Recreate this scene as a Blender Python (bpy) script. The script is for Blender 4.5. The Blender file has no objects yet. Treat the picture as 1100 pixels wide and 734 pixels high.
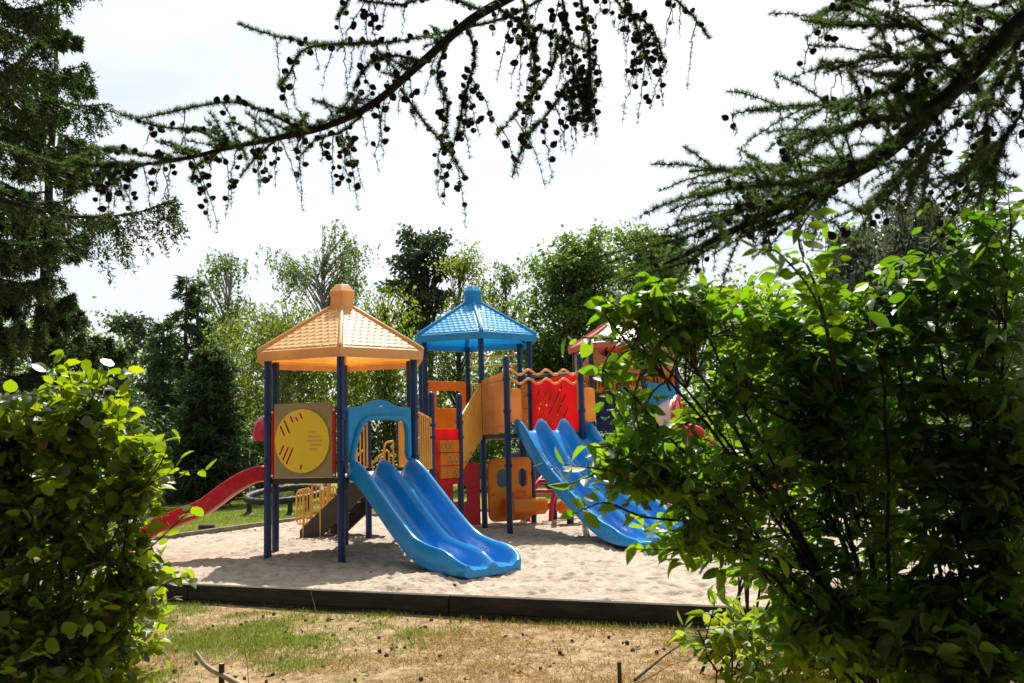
import bpy, bmesh, math, random
import numpy as np
from mathutils import Vector, Matrix

random.seed(7)
rng = np.random.default_rng(7)
S = bpy.context.scene
COL = S.collection
R_ = math.radians

# ------------------------------------------------------------------ camera
FPX, PITCH, ROLL, EYE = 1016.0, R_(6.31), R_(1.49), 1.54
_fw = np.array([0, math.cos(PITCH), math.sin(PITCH)])
_u0 = np.array([0, -math.sin(PITCH), math.cos(PITCH)])
_r0 = np.array([1.0, 0, 0])
_rt = _r0 * math.cos(ROLL) - _u0 * math.sin(ROLL)
_up = _u0 * math.cos(ROLL) + _r0 * math.sin(ROLL)
_eye = np.array([0, 0, EYE])
cam_d = bpy.data.cameras.new("camera")
cam = bpy.data.objects.new("camera", cam_d)
COL.objects.link(cam)
S.camera = cam
cam_d.sensor_width = 36.0
cam_d.lens = FPX / 1100 * 36.0
cam_d.clip_start = 0.05
cam_d.dof.use_dof = True
cam_d.dof.focus_distance = 10.0
cam_d.dof.aperture_fstop = 6.3
cam_d.clip_end = 3000
cam.matrix_world = Matrix(((_rt[0], _up[0], -_fw[0], 0), (_rt[1], _up[1], -_fw[1], 0),
                           (_rt[2], _up[2], -_fw[2], EYE), (0, 0, 0, 1)))

# ------------------------------------------------------------------ sky, sun, exposure
SUN_EL, SUN_AZ = R_(55), R_(3)          # azimuth measured from +Y towards +X
sun_dir = Vector((math.sin(SUN_AZ) * math.cos(SUN_EL), math.cos(SUN_AZ) * math.cos(SUN_EL), math.sin(SUN_EL)))
w = bpy.data.worlds.new("World")
S.world = w
w.use_nodes = True
nt = w.node_tree
nt.nodes.clear()
N = nt.nodes.new
out = N("ShaderNodeOutputWorld")
bg = N("ShaderNodeBackground")
sky = N("ShaderNodeTexSky")
sky.sky_type = 'NISHITA'
sky.sun_disc = False
sky.sun_elevation = SUN_EL
sky.sun_rotation = SUN_AZ
sky.air_density = 1.0
sky.dust_density = 2.5
sky.ozone_density = 1.0
bg.inputs['Strength'].default_value = 0.10
# bright broken summer cloud, brightest round the sun (forward scattering)
tc = N("ShaderNodeTexCoord")
mp = N("ShaderNodeMapping"); mp.inputs['Scale'].default_value = (1.6, 1.6, 4.5)
mp.inputs['Location'].default_value = (0.35, 0.2, 0.1)
nz = N("ShaderNodeTexNoise"); nz.inputs['Scale'].default_value = 1.5; nz.inputs['Detail'].default_value = 8
nz.inputs['Roughness'].default_value = 0.55
cr = N("ShaderNodeValToRGB")
cr.color_ramp.elements[0].position = 0.36; cr.color_ramp.elements[0].color = (0.30, 0.30, 0.30, 1)
cr.color_ramp.elements[1].position = 0.62; cr.color_ramp.elements[1].color = (0.95, 0.95, 0.95, 1)
dp = N("ShaderNodeVectorMath"); dp.operation = 'DOT_PRODUCT'
dp.inputs[1].default_value = sun_dir
mr = N("ShaderNodeMapRange"); mr.interpolation_type = 'SMOOTHSTEP'
mr.inputs['From Min'].default_value = -0.1; mr.inputs['From Max'].default_value = 1.0
mr.inputs['To Min'].default_value = 3.7; mr.inputs['To Max'].default_value = 8.8
cl = N("ShaderNodeMix"); cl.data_type = 'RGBA'; cl.blend_type = 'MULTIPLY'; cl.inputs['Factor'].default_value = 1.0
cl.inputs[6].default_value = (0.94, 0.975, 1.0, 1)
mx = N("ShaderNodeMix"); mx.data_type = 'RGBA'
L = nt.links.new
L(tc.outputs['Generated'], mp.inputs['Vector']); L(mp.outputs['Vector'], nz.inputs['Vector'])
L(nz.outputs['Fac'], cr.inputs['Fac'])
L(tc.outputs['Generated'], dp.inputs[0]); L(dp.outputs['Value'], mr.inputs['Value'])
L(mr.outputs['Result'], cl.inputs[7])
L(cr.outputs['Color'], mx.inputs['Factor'])
L(sky.outputs['Color'], mx.inputs[6]); L(cl.outputs[2], mx.inputs[7])
L(mx.outputs[2], bg.inputs['Color']); L(bg.outputs[0], out.inputs['Surface'])

sl = bpy.data.lights.new("sun", 'SUN')
sl.energy = 5.0
sl.angle = R_(0.53)
sl.color = (1.0, 0.95, 0.86)
so = bpy.data.objects.new("sun", sl)
COL.objects.link(so)
so.rotation_euler = sun_dir.to_track_quat('Z', 'Y').to_euler()

S.view_settings.view_transform = 'Standard'
S.view_settings.look = 'None'
S.view_settings.exposure = 0.55
S.view_settings.gamma = 1.0
S.cycles.max_bounces = 8
S.cycles.diffuse_bounces = 3
S.cycles.glossy_bounces = 3
S.cycles.transmission_bounces = 4
S.cycles.sample_clamp_indirect = 6.0
S.cycles.use_denoising = True
S.cycles.use_adaptive_sampling = False
S.cycles.caustics_reflective = False
S.cycles.caustics_refractive = False

# ------------------------------------------------------------------ helpers
def W(px, py, Y):
    """world point at depth Y seen at photo position px, py (1100 x 734)"""
    d = _fw * FPX + _rt * (px - 550) - _up * (py - 367)
    return _eye + d * (Y / d[1])

def G(px, py, z=0.0):
    d = _fw * FPX + _rt * (px - 550) - _up * (py - 367)
    return _eye + d * ((z - EYE) / d[2])

def nrm(v):
    v = np.asarray(v, float)
    return v / (np.linalg.norm(v, axis=-1, keepdims=True) + 1e-9)

def tag(o, label=None, cat=None, group=None, kind=None):
    if label: o['label'] = label
    if cat: o['category'] = cat
    if group: o['group'] = group
    if kind: o['kind'] = kind
    return o

def empty(name, loc, label=None, cat=None, group=None):
    o = bpy.data.objects.new(name, None)
    COL.objects.link(o)
    o.location = loc
    o.empty_display_size = 0.1
    return tag(o, label, cat, group)

def link(name, me, mat, parent=None, kind=None):
    o = bpy.data.objects.new(name, me)
    COL.objects.link(o)
    if mat is not None: me.materials.append(mat)
    if parent is not None:
        o.parent = parent
        p = parent; loc = Vector((0, 0, 0))
        while p is not None:
            loc += Vector(p.location); p = p.parent
        o.location = -loc            # meshes are written in world coordinates
        if parent.type == 'MESH':    # parent mesh already sits at -its parent's location: cancel out
            o.location = (0, 0, 0)
    if kind: o['kind'] = kind
    return o

def copy_obj(o, parent=None):
    c = o.copy()
    COL.objects.link(c)
    c.parent = parent
    return c

class MB:
    """collects shapes into one mesh"""
    def __init__(s): s.v = []; s.f = []
    def add(s, vs, fs):
        n = len(s.v)
        s.v += [tuple(map(float, p)) for p in vs]
        s.f += [tuple(i + n for i in f) for f in fs]
        return s
    def box(s, c, size, rz=0.0, ax=None):
        c = np.array(c, float); h = np.array(size, float) / 2
        if ax is None:
            ax = np.array([[math.cos(rz), math.sin(rz), 0], [-math.sin(rz), math.cos(rz), 0], [0, 0, 1]])
        else: ax = np.array(ax, float)
        vs = [c + ax[0] * h[0] * i + ax[1] * h[1] * j + ax[2] * h[2] * k for i in (-1, 1) for j in (-1, 1) for k in (-1, 1)]
        return s.add(vs, [(0, 1, 3, 2), (4, 6, 7, 5), (0, 4, 5, 1), (2, 3, 7, 6), (0, 2, 6, 4), (1, 5, 7, 3)])
    def bar(s, p, q, wd, ht, up=(0, 0, 1)):
        p = np.array(p, float); q = np.array(q, float)
        a = q - p; ln = np.linalg.norm(a); a /= ln
        b = nrm(np.cross(up, a)); c = np.cross(a, b)
        return s.box((p + q) / 2, (ln, wd, ht), ax=[a, b, c])
    def tube(s, pts, rad, seg=10, caps=True):
        P = np.array(pts, float); n = len(P)
        rad = np.full(n, rad) if np.isscalar(rad) else np.array(rad, float)
        T = np.zeros_like(P); T[1:-1] = P[2:] - P[:-2]; T[0] = P[1] - P[0]; T[-1] = P[-1] - P[-2]
        T = nrm(T)
        u = np.cross(T[0], (0, 0, 1) if abs(T[0][2]) < 0.9 else (1, 0, 0)); u = nrm(u)
        vs = []
        for i in range(n):
            u = nrm(u - T[i] * (u @ T[i])); v = np.cross(T[i], u)
            for k in range(seg):
                a = 2 * math.pi * k / seg
                vs.append(P[i] + (u * math.cos(a) + v * math.sin(a)) * rad[i])
        fs = [(i * seg + k, i * seg + (k + 1) % seg, (i + 1) * seg + (k + 1) % seg, (i + 1) * seg + k) for i in range(n - 1) for k in range(seg)]
        if caps:
            fs.append(tuple(range(seg - 1, -1, -1))); fs.append(tuple((n - 1) * seg + k for k in range(seg)))
        return s.add(vs, fs)
    def lathe(s, c, prof, seg=20):
        vs = []; n = len(prof)
        for r, z in prof:
            for k in range(seg):
                a = 2 * math.pi * k / seg
                vs.append((c[0] + r * math.cos(a), c[1] + r * math.sin(a), c[2] + z))
        fs = [(i * seg + k, i * seg + (k + 1) % seg, (i + 1) * seg + (k + 1) % seg, (i + 1) * seg + k) for i in range(n - 1) for k in range(seg)]
        fs.append(tuple(range(seg - 1, -1, -1))); fs.append(tuple((n - 1) * seg + k for k in range(seg)))
        return s.add(vs, fs)
    def build(s, name, mat, parent=None, smooth=40, bevel=0, kind=None):
        me = bpy.data.meshes.new(name)
        me.from_pydata(s.v, [], s.f)
        me.update()
        bm = bmesh.new(); bm.from_mesh(me)
        bmesh.ops.recalc_face_normals(bm, faces=bm.faces)
        bm.to_mesh(me); bm.free()
        if smooth:
            me.shade_smooth(); me.set_sharp_from_angle(angle=R_(smooth))
        o = link(name, me, mat, parent, kind)
        if bevel:
            m = o.modifiers.new("bevel", 'BEVEL'); m.width = bevel; m.segments = 2; m.limit_method = 'ANGLE'; m.angle_limit = R_(40)
        return o

def raw_mesh(name, V, F, mat, parent=None, smooth=False, kind=None):
    """fast mesh from numpy arrays; F is (m, k)"""
    V = np.ascontiguousarray(V, dtype=np.float32); F = np.ascontiguousarray(F, dtype=np.int32)
    me = bpy.data.meshes.new(name)
    m, k = F.shape
    me.vertices.add(len(V)); me.vertices.foreach_set("co", V.ravel())
    me.loops.add(m * k); me.loops.foreach_set("vertex_index", F.ravel())
    me.polygons.add(m); me.polygons.foreach_set("loop_start", np.arange(0, m * k, k, dtype=np.int32))
    try: me.polygons.foreach_set("loop_total", np.full(m, k, dtype=np.int32))
    except Exception: pass
    me.update(calc_edges=True); me.validate()
    if smooth: me.shade_smooth()
    return link(name, me, mat, parent, kind)

def panel(name, outline, holes, o, u, thick, mat, parent, wv=(0, 0, 1), bevel=0.006):
    """flat board with holes: outline and holes in (a, b) units along u and wv from point o"""
    o = np.array(o, float); u = nrm(u); wv = np.array(wv, float); n = np.cross(u, wv)
    bm = bmesh.new()
    edges = []
    for loop in [outline] + list(holes):
        vs = [bm.verts.new(Vector(o + u * a + wv * b - n * thick / 2)) for a, b in loop]
        edges += [bm.edges.new((vs[i], vs[(i + 1) % len(vs)])) for i in range(len(vs))]
    bmesh.ops.triangle_fill(bm, edges=edges, use_beauty=True, use_dissolve=False)
    bmesh.ops.dissolve_limit(bm, angle_limit=0.01, verts=[], edges=[e for e in bm.edges if len(e.link_faces) == 2])
    geo = bmesh.ops.extrude_face_region(bm, geom=list(bm.faces))
    bmesh.ops.translate(bm, verts=[g for g in geo['geom'] if isinstance(g, bmesh.types.BMVert)], vec=Vector(n * thick))
    bmesh.ops.recalc_face_normals(bm, faces=bm.faces)
    me = bpy.data.meshes.new(name); bm.to_mesh(me); bm.free()
    me.shade_smooth(); me.set_sharp_from_angle(angle=R_(35))
    ob = link(name, me, mat, parent)
    if bevel:
        m = ob.modifiers.new("bevel", 'BEVEL'); m.width = bevel; m.segments = 2; m.limit_method = 'ANGLE'; m.angle_limit = R_(50)
    return ob

def rrect(x0, y0, x1, y1, r, n=5):
    p = []
    for cx, cy, a0 in ((x1 - r, y0 + r, -90), (x1 - r, y1 - r, 0), (x0 + r, y1 - r, 90), (x0 + r, y0 + r, 180)):
        for i in range(n + 1):
            a = R_(a0 + 90 * i / n); p.append((cx + r * math.cos(a), cy + r * math.sin(a)))
    return p

def slot(cx, cy, ln, wd, ang, n=4):
    p = []; ca, sa = math.cos(ang), math.sin(ang)
    for s_, a0 in ((1, -90), (-1, 90)):
        for i in range(n + 1):
            a = R_(a0 + 180 * i / n)
            x = s_ * (ln / 2 - wd / 2) + wd / 2 * math.cos(a); y = wd / 2 * math.sin(a)
            p.append((cx + x * ca - y * sa, cy + x * sa + y * ca))
    return p

def bez(p0, p1, p2, n):
    t = np.linspace(0, 1, n)[:, None]
    return (1 - t) ** 2 * np.array(p0) + 2 * t * (1 - t) * np.array(p1) + t * t * np.array(p2)

def smooth_path(pts, n=40):
    """Catmull-Rom through the points"""
    P = np.array(pts, float); P = np.vstack([2 * P[0] - P[1], P, 2 * P[-1] - P[-2]])
    m = len(P) - 3; out = []
    for t in np.linspace(0, m - 1e-6, n):
        i = int(t); f = t - i; a, b, c, d = P[i:i + 4]
        out.append(0.5 * (2 * b + (c - a) * f + (2 * a - 5 * b + 4 * c - d) * f * f + (3 * b - a - 3 * c + d) * f ** 3))
    return np.array(out)

# ------------------------------------------------------------------ materials
def mat_new(name):
    m = bpy.data.materials.new(name); m.use_nodes = True
    t = m.node_tree; t.nodes.clear()
    return m, t, t.nodes.new, t.links.new

def surf(name, cols, scale=6.0, rough=0.5, spec=0.5, bump=0.0, bscale=60.0, detail=5, metallic=0, coords='Object', stretch=(1, 1, 1), trans=0.0, ramp=(0.3, 0.7), rvar=0.12, gam=1.25, dust=0.0):
    """noise-mottled principled surface; cols = 2 or 3 colours"""
    m, t, N, L = mat_new(name)
    o = N("ShaderNodeOutputMaterial"); p = N("ShaderNodeBsdfPrincipled")
    c = N("ShaderNodeTexCoord"); mp = N("ShaderNodeMapping"); mp.inputs['Scale'].default_value = stretch
    n = N("ShaderNodeTexNoise"); n.inputs['Scale'].default_value = scale; n.inputs['Detail'].default_value = detail; n.inputs['Roughness'].default_value = 0.6
    r = N("ShaderNodeValToRGB")
    r.color_ramp.elements[0].position = ramp[0]; r.color_ramp.elements[1].position = ramp[1]
    r.color_ramp.elements[0].color = (*cols[0], 1); r.color_ramp.elements[1].color = (*cols[-1], 1)
    if len(cols) == 3:
        e = r.color_ramp.elements.new(0.5 * (ramp[0] + ramp[1])); e.color = (*cols[1], 1)
    L(c.outputs[coords], mp.inputs['Vector']); L(mp.outputs[0], n.inputs['Vector']); L(n.outputs['Fac'], r.inputs['Fac'])
    L(r.outputs['Color'], p.inputs['Base Color'])
    if dust:
        nd_ = N("ShaderNodeTexNoise"); nd_.inputs['Scale'].default_value = 16; nd_.inputs['Detail'].default_value = 9; nd_.inputs['Roughness'].default_value = 0.72
        L(c.outputs[coords], nd_.inputs['Vector'])
        dr_ = N("ShaderNodeMapRange"); dr_.inputs['From Min'].default_value = 0.52; dr_.inputs['From Max'].default_value = 0.80; dr_.inputs['To Max'].default_value = dust
        L(nd_.outputs['Fac'], dr_.inputs['Value'])
        dm_ = N("ShaderNodeMix"); dm_.data_type = 'RGBA'; dm_.inputs[7].default_value = (0.46, 0.40, 0.33, 1)
        L(dr_.outputs[0], dm_.inputs['Factor']); L(r.outputs['Color'], dm_.inputs[6]); L(dm_.outputs[2], p.inputs['Base Color'])
    n2 = N("ShaderNodeTexNoise"); n2.inputs['Scale'].default_value = bscale; n2.inputs['Detail'].default_value = 6
    L(mp.outputs[0], n2.inputs['Vector'])
    rr = N("ShaderNodeMapRange"); rr.inputs['To Min'].default_value = max(0.02, rough - rvar); rr.inputs['To Max'].default_value = min(1, rough + rvar)
    n3 = N("ShaderNodeTexNoise"); n3.inputs['Scale'].default_value = scale * 2.3; n3.inputs['Detail'].default_value = 4
    L(mp.outputs[0], n3.inputs['Vector']); L(n3.outputs['Fac'], rr.inputs['Value']); L(rr.outputs[0], p.inputs['Roughness'])
    p.inputs['Specular IOR Level'].default_value = spec; p.inputs['Metallic'].default_value = metallic
    if bump:
        b = N("ShaderNodeBump"); b.inputs['Strength'].default_value = bump; b.inputs['Distance'].default_value = 0.02
        L(n2.outputs['Fac'], b.inputs['Height']); L(b.outputs[0], p.inputs['Normal'])
    if trans:
        tr = N("ShaderNodeBsdfTranslucent"); mx = N("ShaderNodeMixShader"); mx.inputs[0].default_value = trans
        gm = N('ShaderNodeGamma'); gm.inputs['Gamma'].default_value = gam; L(r.outputs['Color'], gm.inputs['Color']); L(gm.outputs[0], tr.inputs['Color']); L(p.outputs[0], mx.inputs[1]); L(tr.outputs[0], mx.inputs[2]); L(mx.outputs[0], o.inputs['Surface'])
    else: L(p.outputs[0], o.inputs['Surface'])
    return m

def plastic(name, c, rough=0.33, trans=0.0, var=0.16, gam=1.25, dust=0.32):
    c = np.array(c)
    return surf(name, [tuple(c * (1 - var)), tuple(np.minimum(1, c * (1 + var) + 0.004))], scale=2.2, rough=rough, spec=0.45, bump=0.04, bscale=120, trans=trans, ramp=(0.25, 0.75), gam=gam, dust=dust)

def leafmat(name, c1, c2, tcol, tr=0.45, rough=0.4, spec=0.35, old=False):
    """leaf: per-leaf colour, glossy top, light passing through"""
    m, t, N, L = mat_new(name)
    o = N("ShaderNodeOutputMaterial"); p = N("ShaderNodeBsdfPrincipled"); g = N("ShaderNodeNewGeometry")
    r = N("ShaderNodeValToRGB"); r.color_ramp.elements[0].color = (*c1, 1); r.color_ramp.elements[1].color = (*c2, 1)
    if old: r.color_ramp.elements[1].position = 0.93; e_ = r.color_ramp.elements.new(0.99); e_.color = (0.22, 0.15, 0.03, 1)
    L(g.outputs['Random Per Island'], r.inputs['Fac']); L(r.outputs['Color'], p.inputs['Base Color'])
    r2 = N("ShaderNodeValToRGB"); a = np.array(tcol)
    r2.color_ramp.elements[0].color = (*(a * np.array((0.7, 0.85, 0.7))), 1); r2.color_ramp.elements[1].color = (*(a * np.array((1.35, 1.12, 1.1))), 1)
    L(g.outputs['Random Per Island'], r2.inputs['Fac'])
    p.inputs['Roughness'].default_value = rough; p.inputs['Specular IOR Level'].default_value = spec
    tb = N("ShaderNodeBsdfTranslucent"); L(r2.outputs['Color'], tb.inputs['Color'])
    mx = N("ShaderNodeMixShader"); mx.inputs[0].default_value = tr
    L(p.outputs[0], mx.inputs[1]); L(tb.outputs[0], mx.inputs[2]); L(mx.outputs[0], o.inputs['Surface'])
    return m

M = dict(
    navy=plastic('navy_paint', (0.008, 0.034, 0.13), 0.33, dust=0.07),
    blue=plastic('blue_plastic', (0.003, 0.26, 0.64), 0.2, dust=0.18),
    skyblue=plastic('sky_blue_plastic', (0.014, 0.35, 0.72), 0.34, trans=0.2),
    red=plastic('red_plastic', (0.62, 0.012, 0.030), 0.35),
    redboard=plastic('red_board', (0.85, 0.035, 0.045), 0.45, trans=0.66, gam=1.05),
    orange=plastic('orange_plastic', (0.84, 0.33, 0.025), 0.35, trans=0.42, gam=1.1),
    orange_roof=plastic('orange_roof_plastic', (0.90, 0.58, 0.24), 0.36, trans=0.36, gam=2.2),
    yellow=plastic('yellow_plastic', (0.95, 0.64, 0.012), 0.35, var=0.05, dust=0.12),
    rail=plastic('yellow_paint', (0.82, 0.42, 0.06), 0.35),
    tan=plastic('tan_board', (0.80, 0.44, 0.14), 0.45, trans=0.52, gam=1.1),
    olive=plastic('olive_board', (0.36, 0.26, 0.10), 0.5),
    pink_roof=plastic('faded_red_roof_plastic', (0.62, 0.16, 0.10), 0.35, trans=0.1),
    deck=surf('deck_coating', [(0.03, 0.022, 0.018), (0.06, 0.045, 0.035)], 5, 0.6),
    decktop=surf('pale_deck_top', [(0.30, 0.27, 0.24), (0.5, 0.47, 0.43)], 5, 0.5),  # paler grey sheet on top of the dark deck
    metal=surf('galvanised_metal', [(0.42, 0.42, 0.43), (0.6, 0.6, 0.6)], 20, 0.35, metallic=0.9),
    teal=plastic('teal_paint', (0.03, 0.12, 0.13), 0.4),
    rubber=surf('black_rubber', [(0.012, 0.012, 0.013), (0.03, 0.03, 0.03)], 12, 0.6, bump=0.3, bscale=40),
    white=surf('white_paint', [(0.6, 0.6, 0.58), (0.8, 0.8, 0.78)], 4, 0.3),
    glass=surf('dark_glass', [(0.02, 0.025, 0.03), (0.05, 0.06, 0.07)], 2, 0.08),
    carblue=surf('blue_grey_car_paint', [(0.04, 0.09, 0.16), (0.06, 0.12, 0.2)], 3, 0.25),
    timber=surf('dark_weathered_timber', [(0.008, 0.008, 0.004), (0.024, 0.021, 0.012), (0.05, 0.04, 0.026)], 3, 0.85, bump=0.5, bscale=14, stretch=(1, 1, 6)),
    greytimber=surf('grey_weathered_timber', [(0.10, 0.085, 0.065), (0.26, 0.22, 0.17)], 4, 0.85, bump=0.5, bscale=14),
    bark=surf('grey_brown_bark', [(0.02, 0.017, 0.012), (0.09, 0.075, 0.055)], 9, 0.9, bump=0.8, bscale=22, stretch=(3, 3, 1)),
    darkbark=surf('dark_bark', [(0.006, 0.005, 0.004), (0.026, 0.021, 0.016)], 30, 0.9, bump=0.7, bscale=60),
    birchbark=surf('white_birch_bark', [(0.06, 0.05, 0.045), (0.42, 0.40, 0.37)], 7, 0.8, bump=0.3, ramp=(0.35, 0.5), stretch=(1, 1, 3)),
    twig=surf('brown_twig', [(0.03, 0.022, 0.014), (0.10, 0.07, 0.045)], 40, 0.8),
    cone=surf('dark_cone', [(0.008, 0.006, 0.005), (0.035, 0.025, 0.019)], 90, 0.85, spec=0.2),
    oldcone=surf('weathered_cone', [(0.03, 0.02, 0.014), (0.13, 0.09, 0.06)], 60, 0.9, spec=0.2),
    cutwood=surf('pale_cut_wood', [(0.3, 0.22, 0.14), (0.5, 0.4, 0.28)], 20, 0.8),
)

# foliage materials (near bush colours darkened for shade, distant tree colours lifted for haze; brightness when backlit comes from transmitted light)
LM = dict(
    hazel=leafmat('hazel_leaf', (0.012, 0.036, 0.005), (0.04, 0.08, 0.010), (0.42, 0.60, 0.008), 0.45, 0.4, 0.5, old=True),
    shrub=leafmat('shrub_leaf', (0.010, 0.034, 0.006), (0.03, 0.075, 0.010), (0.31, 0.60, 0.008), 0.45, 0.42, 0.45, old=True),
    darkshrub=leafmat('dark_shrub_leaf', (0.010, 0.034, 0.008), (0.028, 0.065, 0.012), (0.20, 0.44, 0.010), 0.40, 0.4, 0.5),
    bright=leafmat('young_bright_leaf', (0.07, 0.13, 0.014), (0.12, 0.19, 0.02), (0.36, 0.50, 0.03), 0.5, 0.45, 0.35),
    spruce=leafmat('spruce_needle', (0.010, 0.030, 0.008), (0.035, 0.075, 0.014), (0.09, 0.18, 0.014), 0.24, 0.5, 0.3),
    larch=leafmat('larch_needle', (0.03, 0.065, 0.022), (0.06, 0.11, 0.03), (0.12, 0.22, 0.04), 0.4, 0.5, 0.3),
    dark=leafmat('dark_conifer_needle', (0.022, 0.050, 0.022), (0.05, 0.095, 0.035), (0.08, 0.15, 0.03), 0.3, 0.55, 0.3),
    birch=leafmat('birch_leaf', (0.05, 0.09, 0.026), (0.10, 0.15, 0.04), (0.22, 0.34, 0.05), 0.42, 0.45, 0.4),
    weep=leafmat('weeping_leaf', (0.06, 0.10, 0.018), (0.12, 0.165, 0.025), (0.30, 0.42, 0.03), 0.45, 0.45, 0.4),
    oak=leafmat('broad_tree_leaf', (0.04, 0.085, 0.018), (0.09, 0.15, 0.03), (0.22, 0.36, 0.04), 0.42, 0.42, 0.45),
    pine=leafmat('pine_needle', (0.03, 0.06, 0.035), (0.07, 0.11, 0.05), (0.09, 0.15, 0.05), 0.3, 0.5, 0.3),
    silver=leafmat('silver_leaf', (0.07, 0.095, 0.07), (0.16, 0.19, 0.15), (0.14, 0.20, 0.08), 0.35, 0.35, 0.6),
    drygrass=leafmat('dry_grass_blade', (0.30, 0.19, 0.055), (0.46, 0.34, 0.13), (0.40, 0.28, 0.08), 0.35, 0.7, 0.2),
    grass=leafmat('green_grass_blade', (0.07, 0.12, 0.018), (0.17, 0.21, 0.035), (0.26, 0.36, 0.04), 0.4, 0.6, 0.25),
)

# leaf templates: x along the leaf, y half-width, z out of the blade
def template(xs, wd, droop=0.12, fold=0.16):
    v = []; f = []
    n = len(xs)
    for i, (x, y) in enumerate(zip(xs, wd)):
        z = -droop * x * x
        v += [(x, 0, z), (x, y, z + fold * y), (x, -y, z + fold * y)]
    for i in range(n - 1):
        a, b = 3 * i, 3 * i + 3
        f += [(a, b, b + 1, a + 1), (a, a + 2, b + 2, b)]
    return np.array(v, float), np.array(f, int)
T_ROUND = template((0.0, 0.14, 0.42, 0.75, 0.92, 1.04), (0.06, 0.34, 0.46, 0.36, 0.16, 0.0), 0.14, 0.2)
T_OVATE = template((0.0, 0.2, 0.45, 0.75, 1.0), (0.02, 0.20, 0.27, 0.18, 0.0), 0.2, 0.3)
T_FAR = (np.array([(0, 0, 0), (0.45, 0.34, 0.08), (1, 0, -0.12), (0.5, -0.34, 0.08)], float), np.array([(0, 1, 2, 3)]))
T_NEEDLE = (np.array([(0, -0.05, 0), (0, 0.05, 0), (1, 0, 0)], float), np.array([(0, 1, 2)]))
T_SPRAY = (np.array([(0, 0, 0), (0.35, 0.13, 0.02), (1, 0, -0.06), (0.3, -0.13, 0.02)], float), np.array([(0, 1, 2, 3)]))

def scatter(name, T, P, D, Nn, size, mat, parent=None, kind=None, wscale=None):
    """one mesh of many leaves at P, along D, facing Nn"""
    P = np.asarray(P, float); D = nrm(D); B = nrm(np.cross(Nn, D)); Z = np.cross(D, B)
    size = np.broadcast_to(size, (len(P),))
    tv, tf = T
    ws = rng.uniform(0.72, 1.15, len(P)) if wscale is None else wscale
    zs = rng.uniform(-0.6, 2.6, len(P)) if len(tv) > 5 else np.ones(len(P))
    V = (P[:, None, :] + size[:, None, None] * (tv[None, :, 0:1] * D[:, None, :] + ws[:, None, None] * tv[None, :, 1:2] * B[:, None, :] + zs[:, None, None] * tv[None, :, 2:3] * Z[:, None, :])).reshape(-1, 3)
    F = (np.arange(len(P))[:, None, None] * len(tv) + tf[None]).reshape(-1, tf.shape[1])
    return raw_mesh(name, V, F, mat, parent, kind=kind)

class Tubes:
    """many thin tubes in one fast mesh"""
    def __init__(s, seg=5): s.V = []; s.F = []; s.n = 0; s.seg = seg
    def add(s, P, r0, r1):
        P = np.asarray(P, float); n = len(P); k = s.seg
        T = np.empty_like(P); T[1:-1] = P[2:] - P[:-2]; T[0] = P[1] - P[0]; T[-1] = P[-1] - P[-2]
        T = nrm(T)
        ref = np.array((0.31, 0.27, 0.91)) if abs(T[0] @ np.array((0.31, 0.27, 0.91))) < 0.9 else np.array((1.0, 0, 0))
        u = nrm(np.cross(T, ref)); v = np.cross(T, u)
        a = np.arange(k) * 2 * math.pi / k
        r = np.linspace(r0, r1, n)[:, None, None]
        V = P[:, None, :] + r * (np.cos(a)[None, :, None] * u[:, None, :] + np.sin(a)[None, :, None] * v[:, None, :])
        i = np.arange(n - 1)[:, None]; j = np.arange(k)[None, :]
        F = np.stack([i * k + j, i * k + (j + 1) % k, (i + 1) * k + (j + 1) % k, (i + 1) * k + j], -1).reshape(-1, 4) + s.n
        s.V.append(V.reshape(-1, 3)); s.F.append(F); s.n += n * k
    def build(s, name, mat, parent=None):
        return raw_mesh(name, np.vstack(s.V), np.vstack(s.F), mat, parent, smooth=True)

def in_ell(n, c, r, power=0.45):
    d = nrm(rng.normal(size=(n, 3)))
    return np.array(c) + d * (rng.random((n, 1)) ** power) * np.array(r)

def ell_px(px, py, Y, rx, ry, ryd):
    """ellipsoid seen at px, py: radii in photo pixels across and up, metres in depth"""
    k = Y / FPX
    return (W(px, py, Y), (rx * k, ryd, ry * k))

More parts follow.
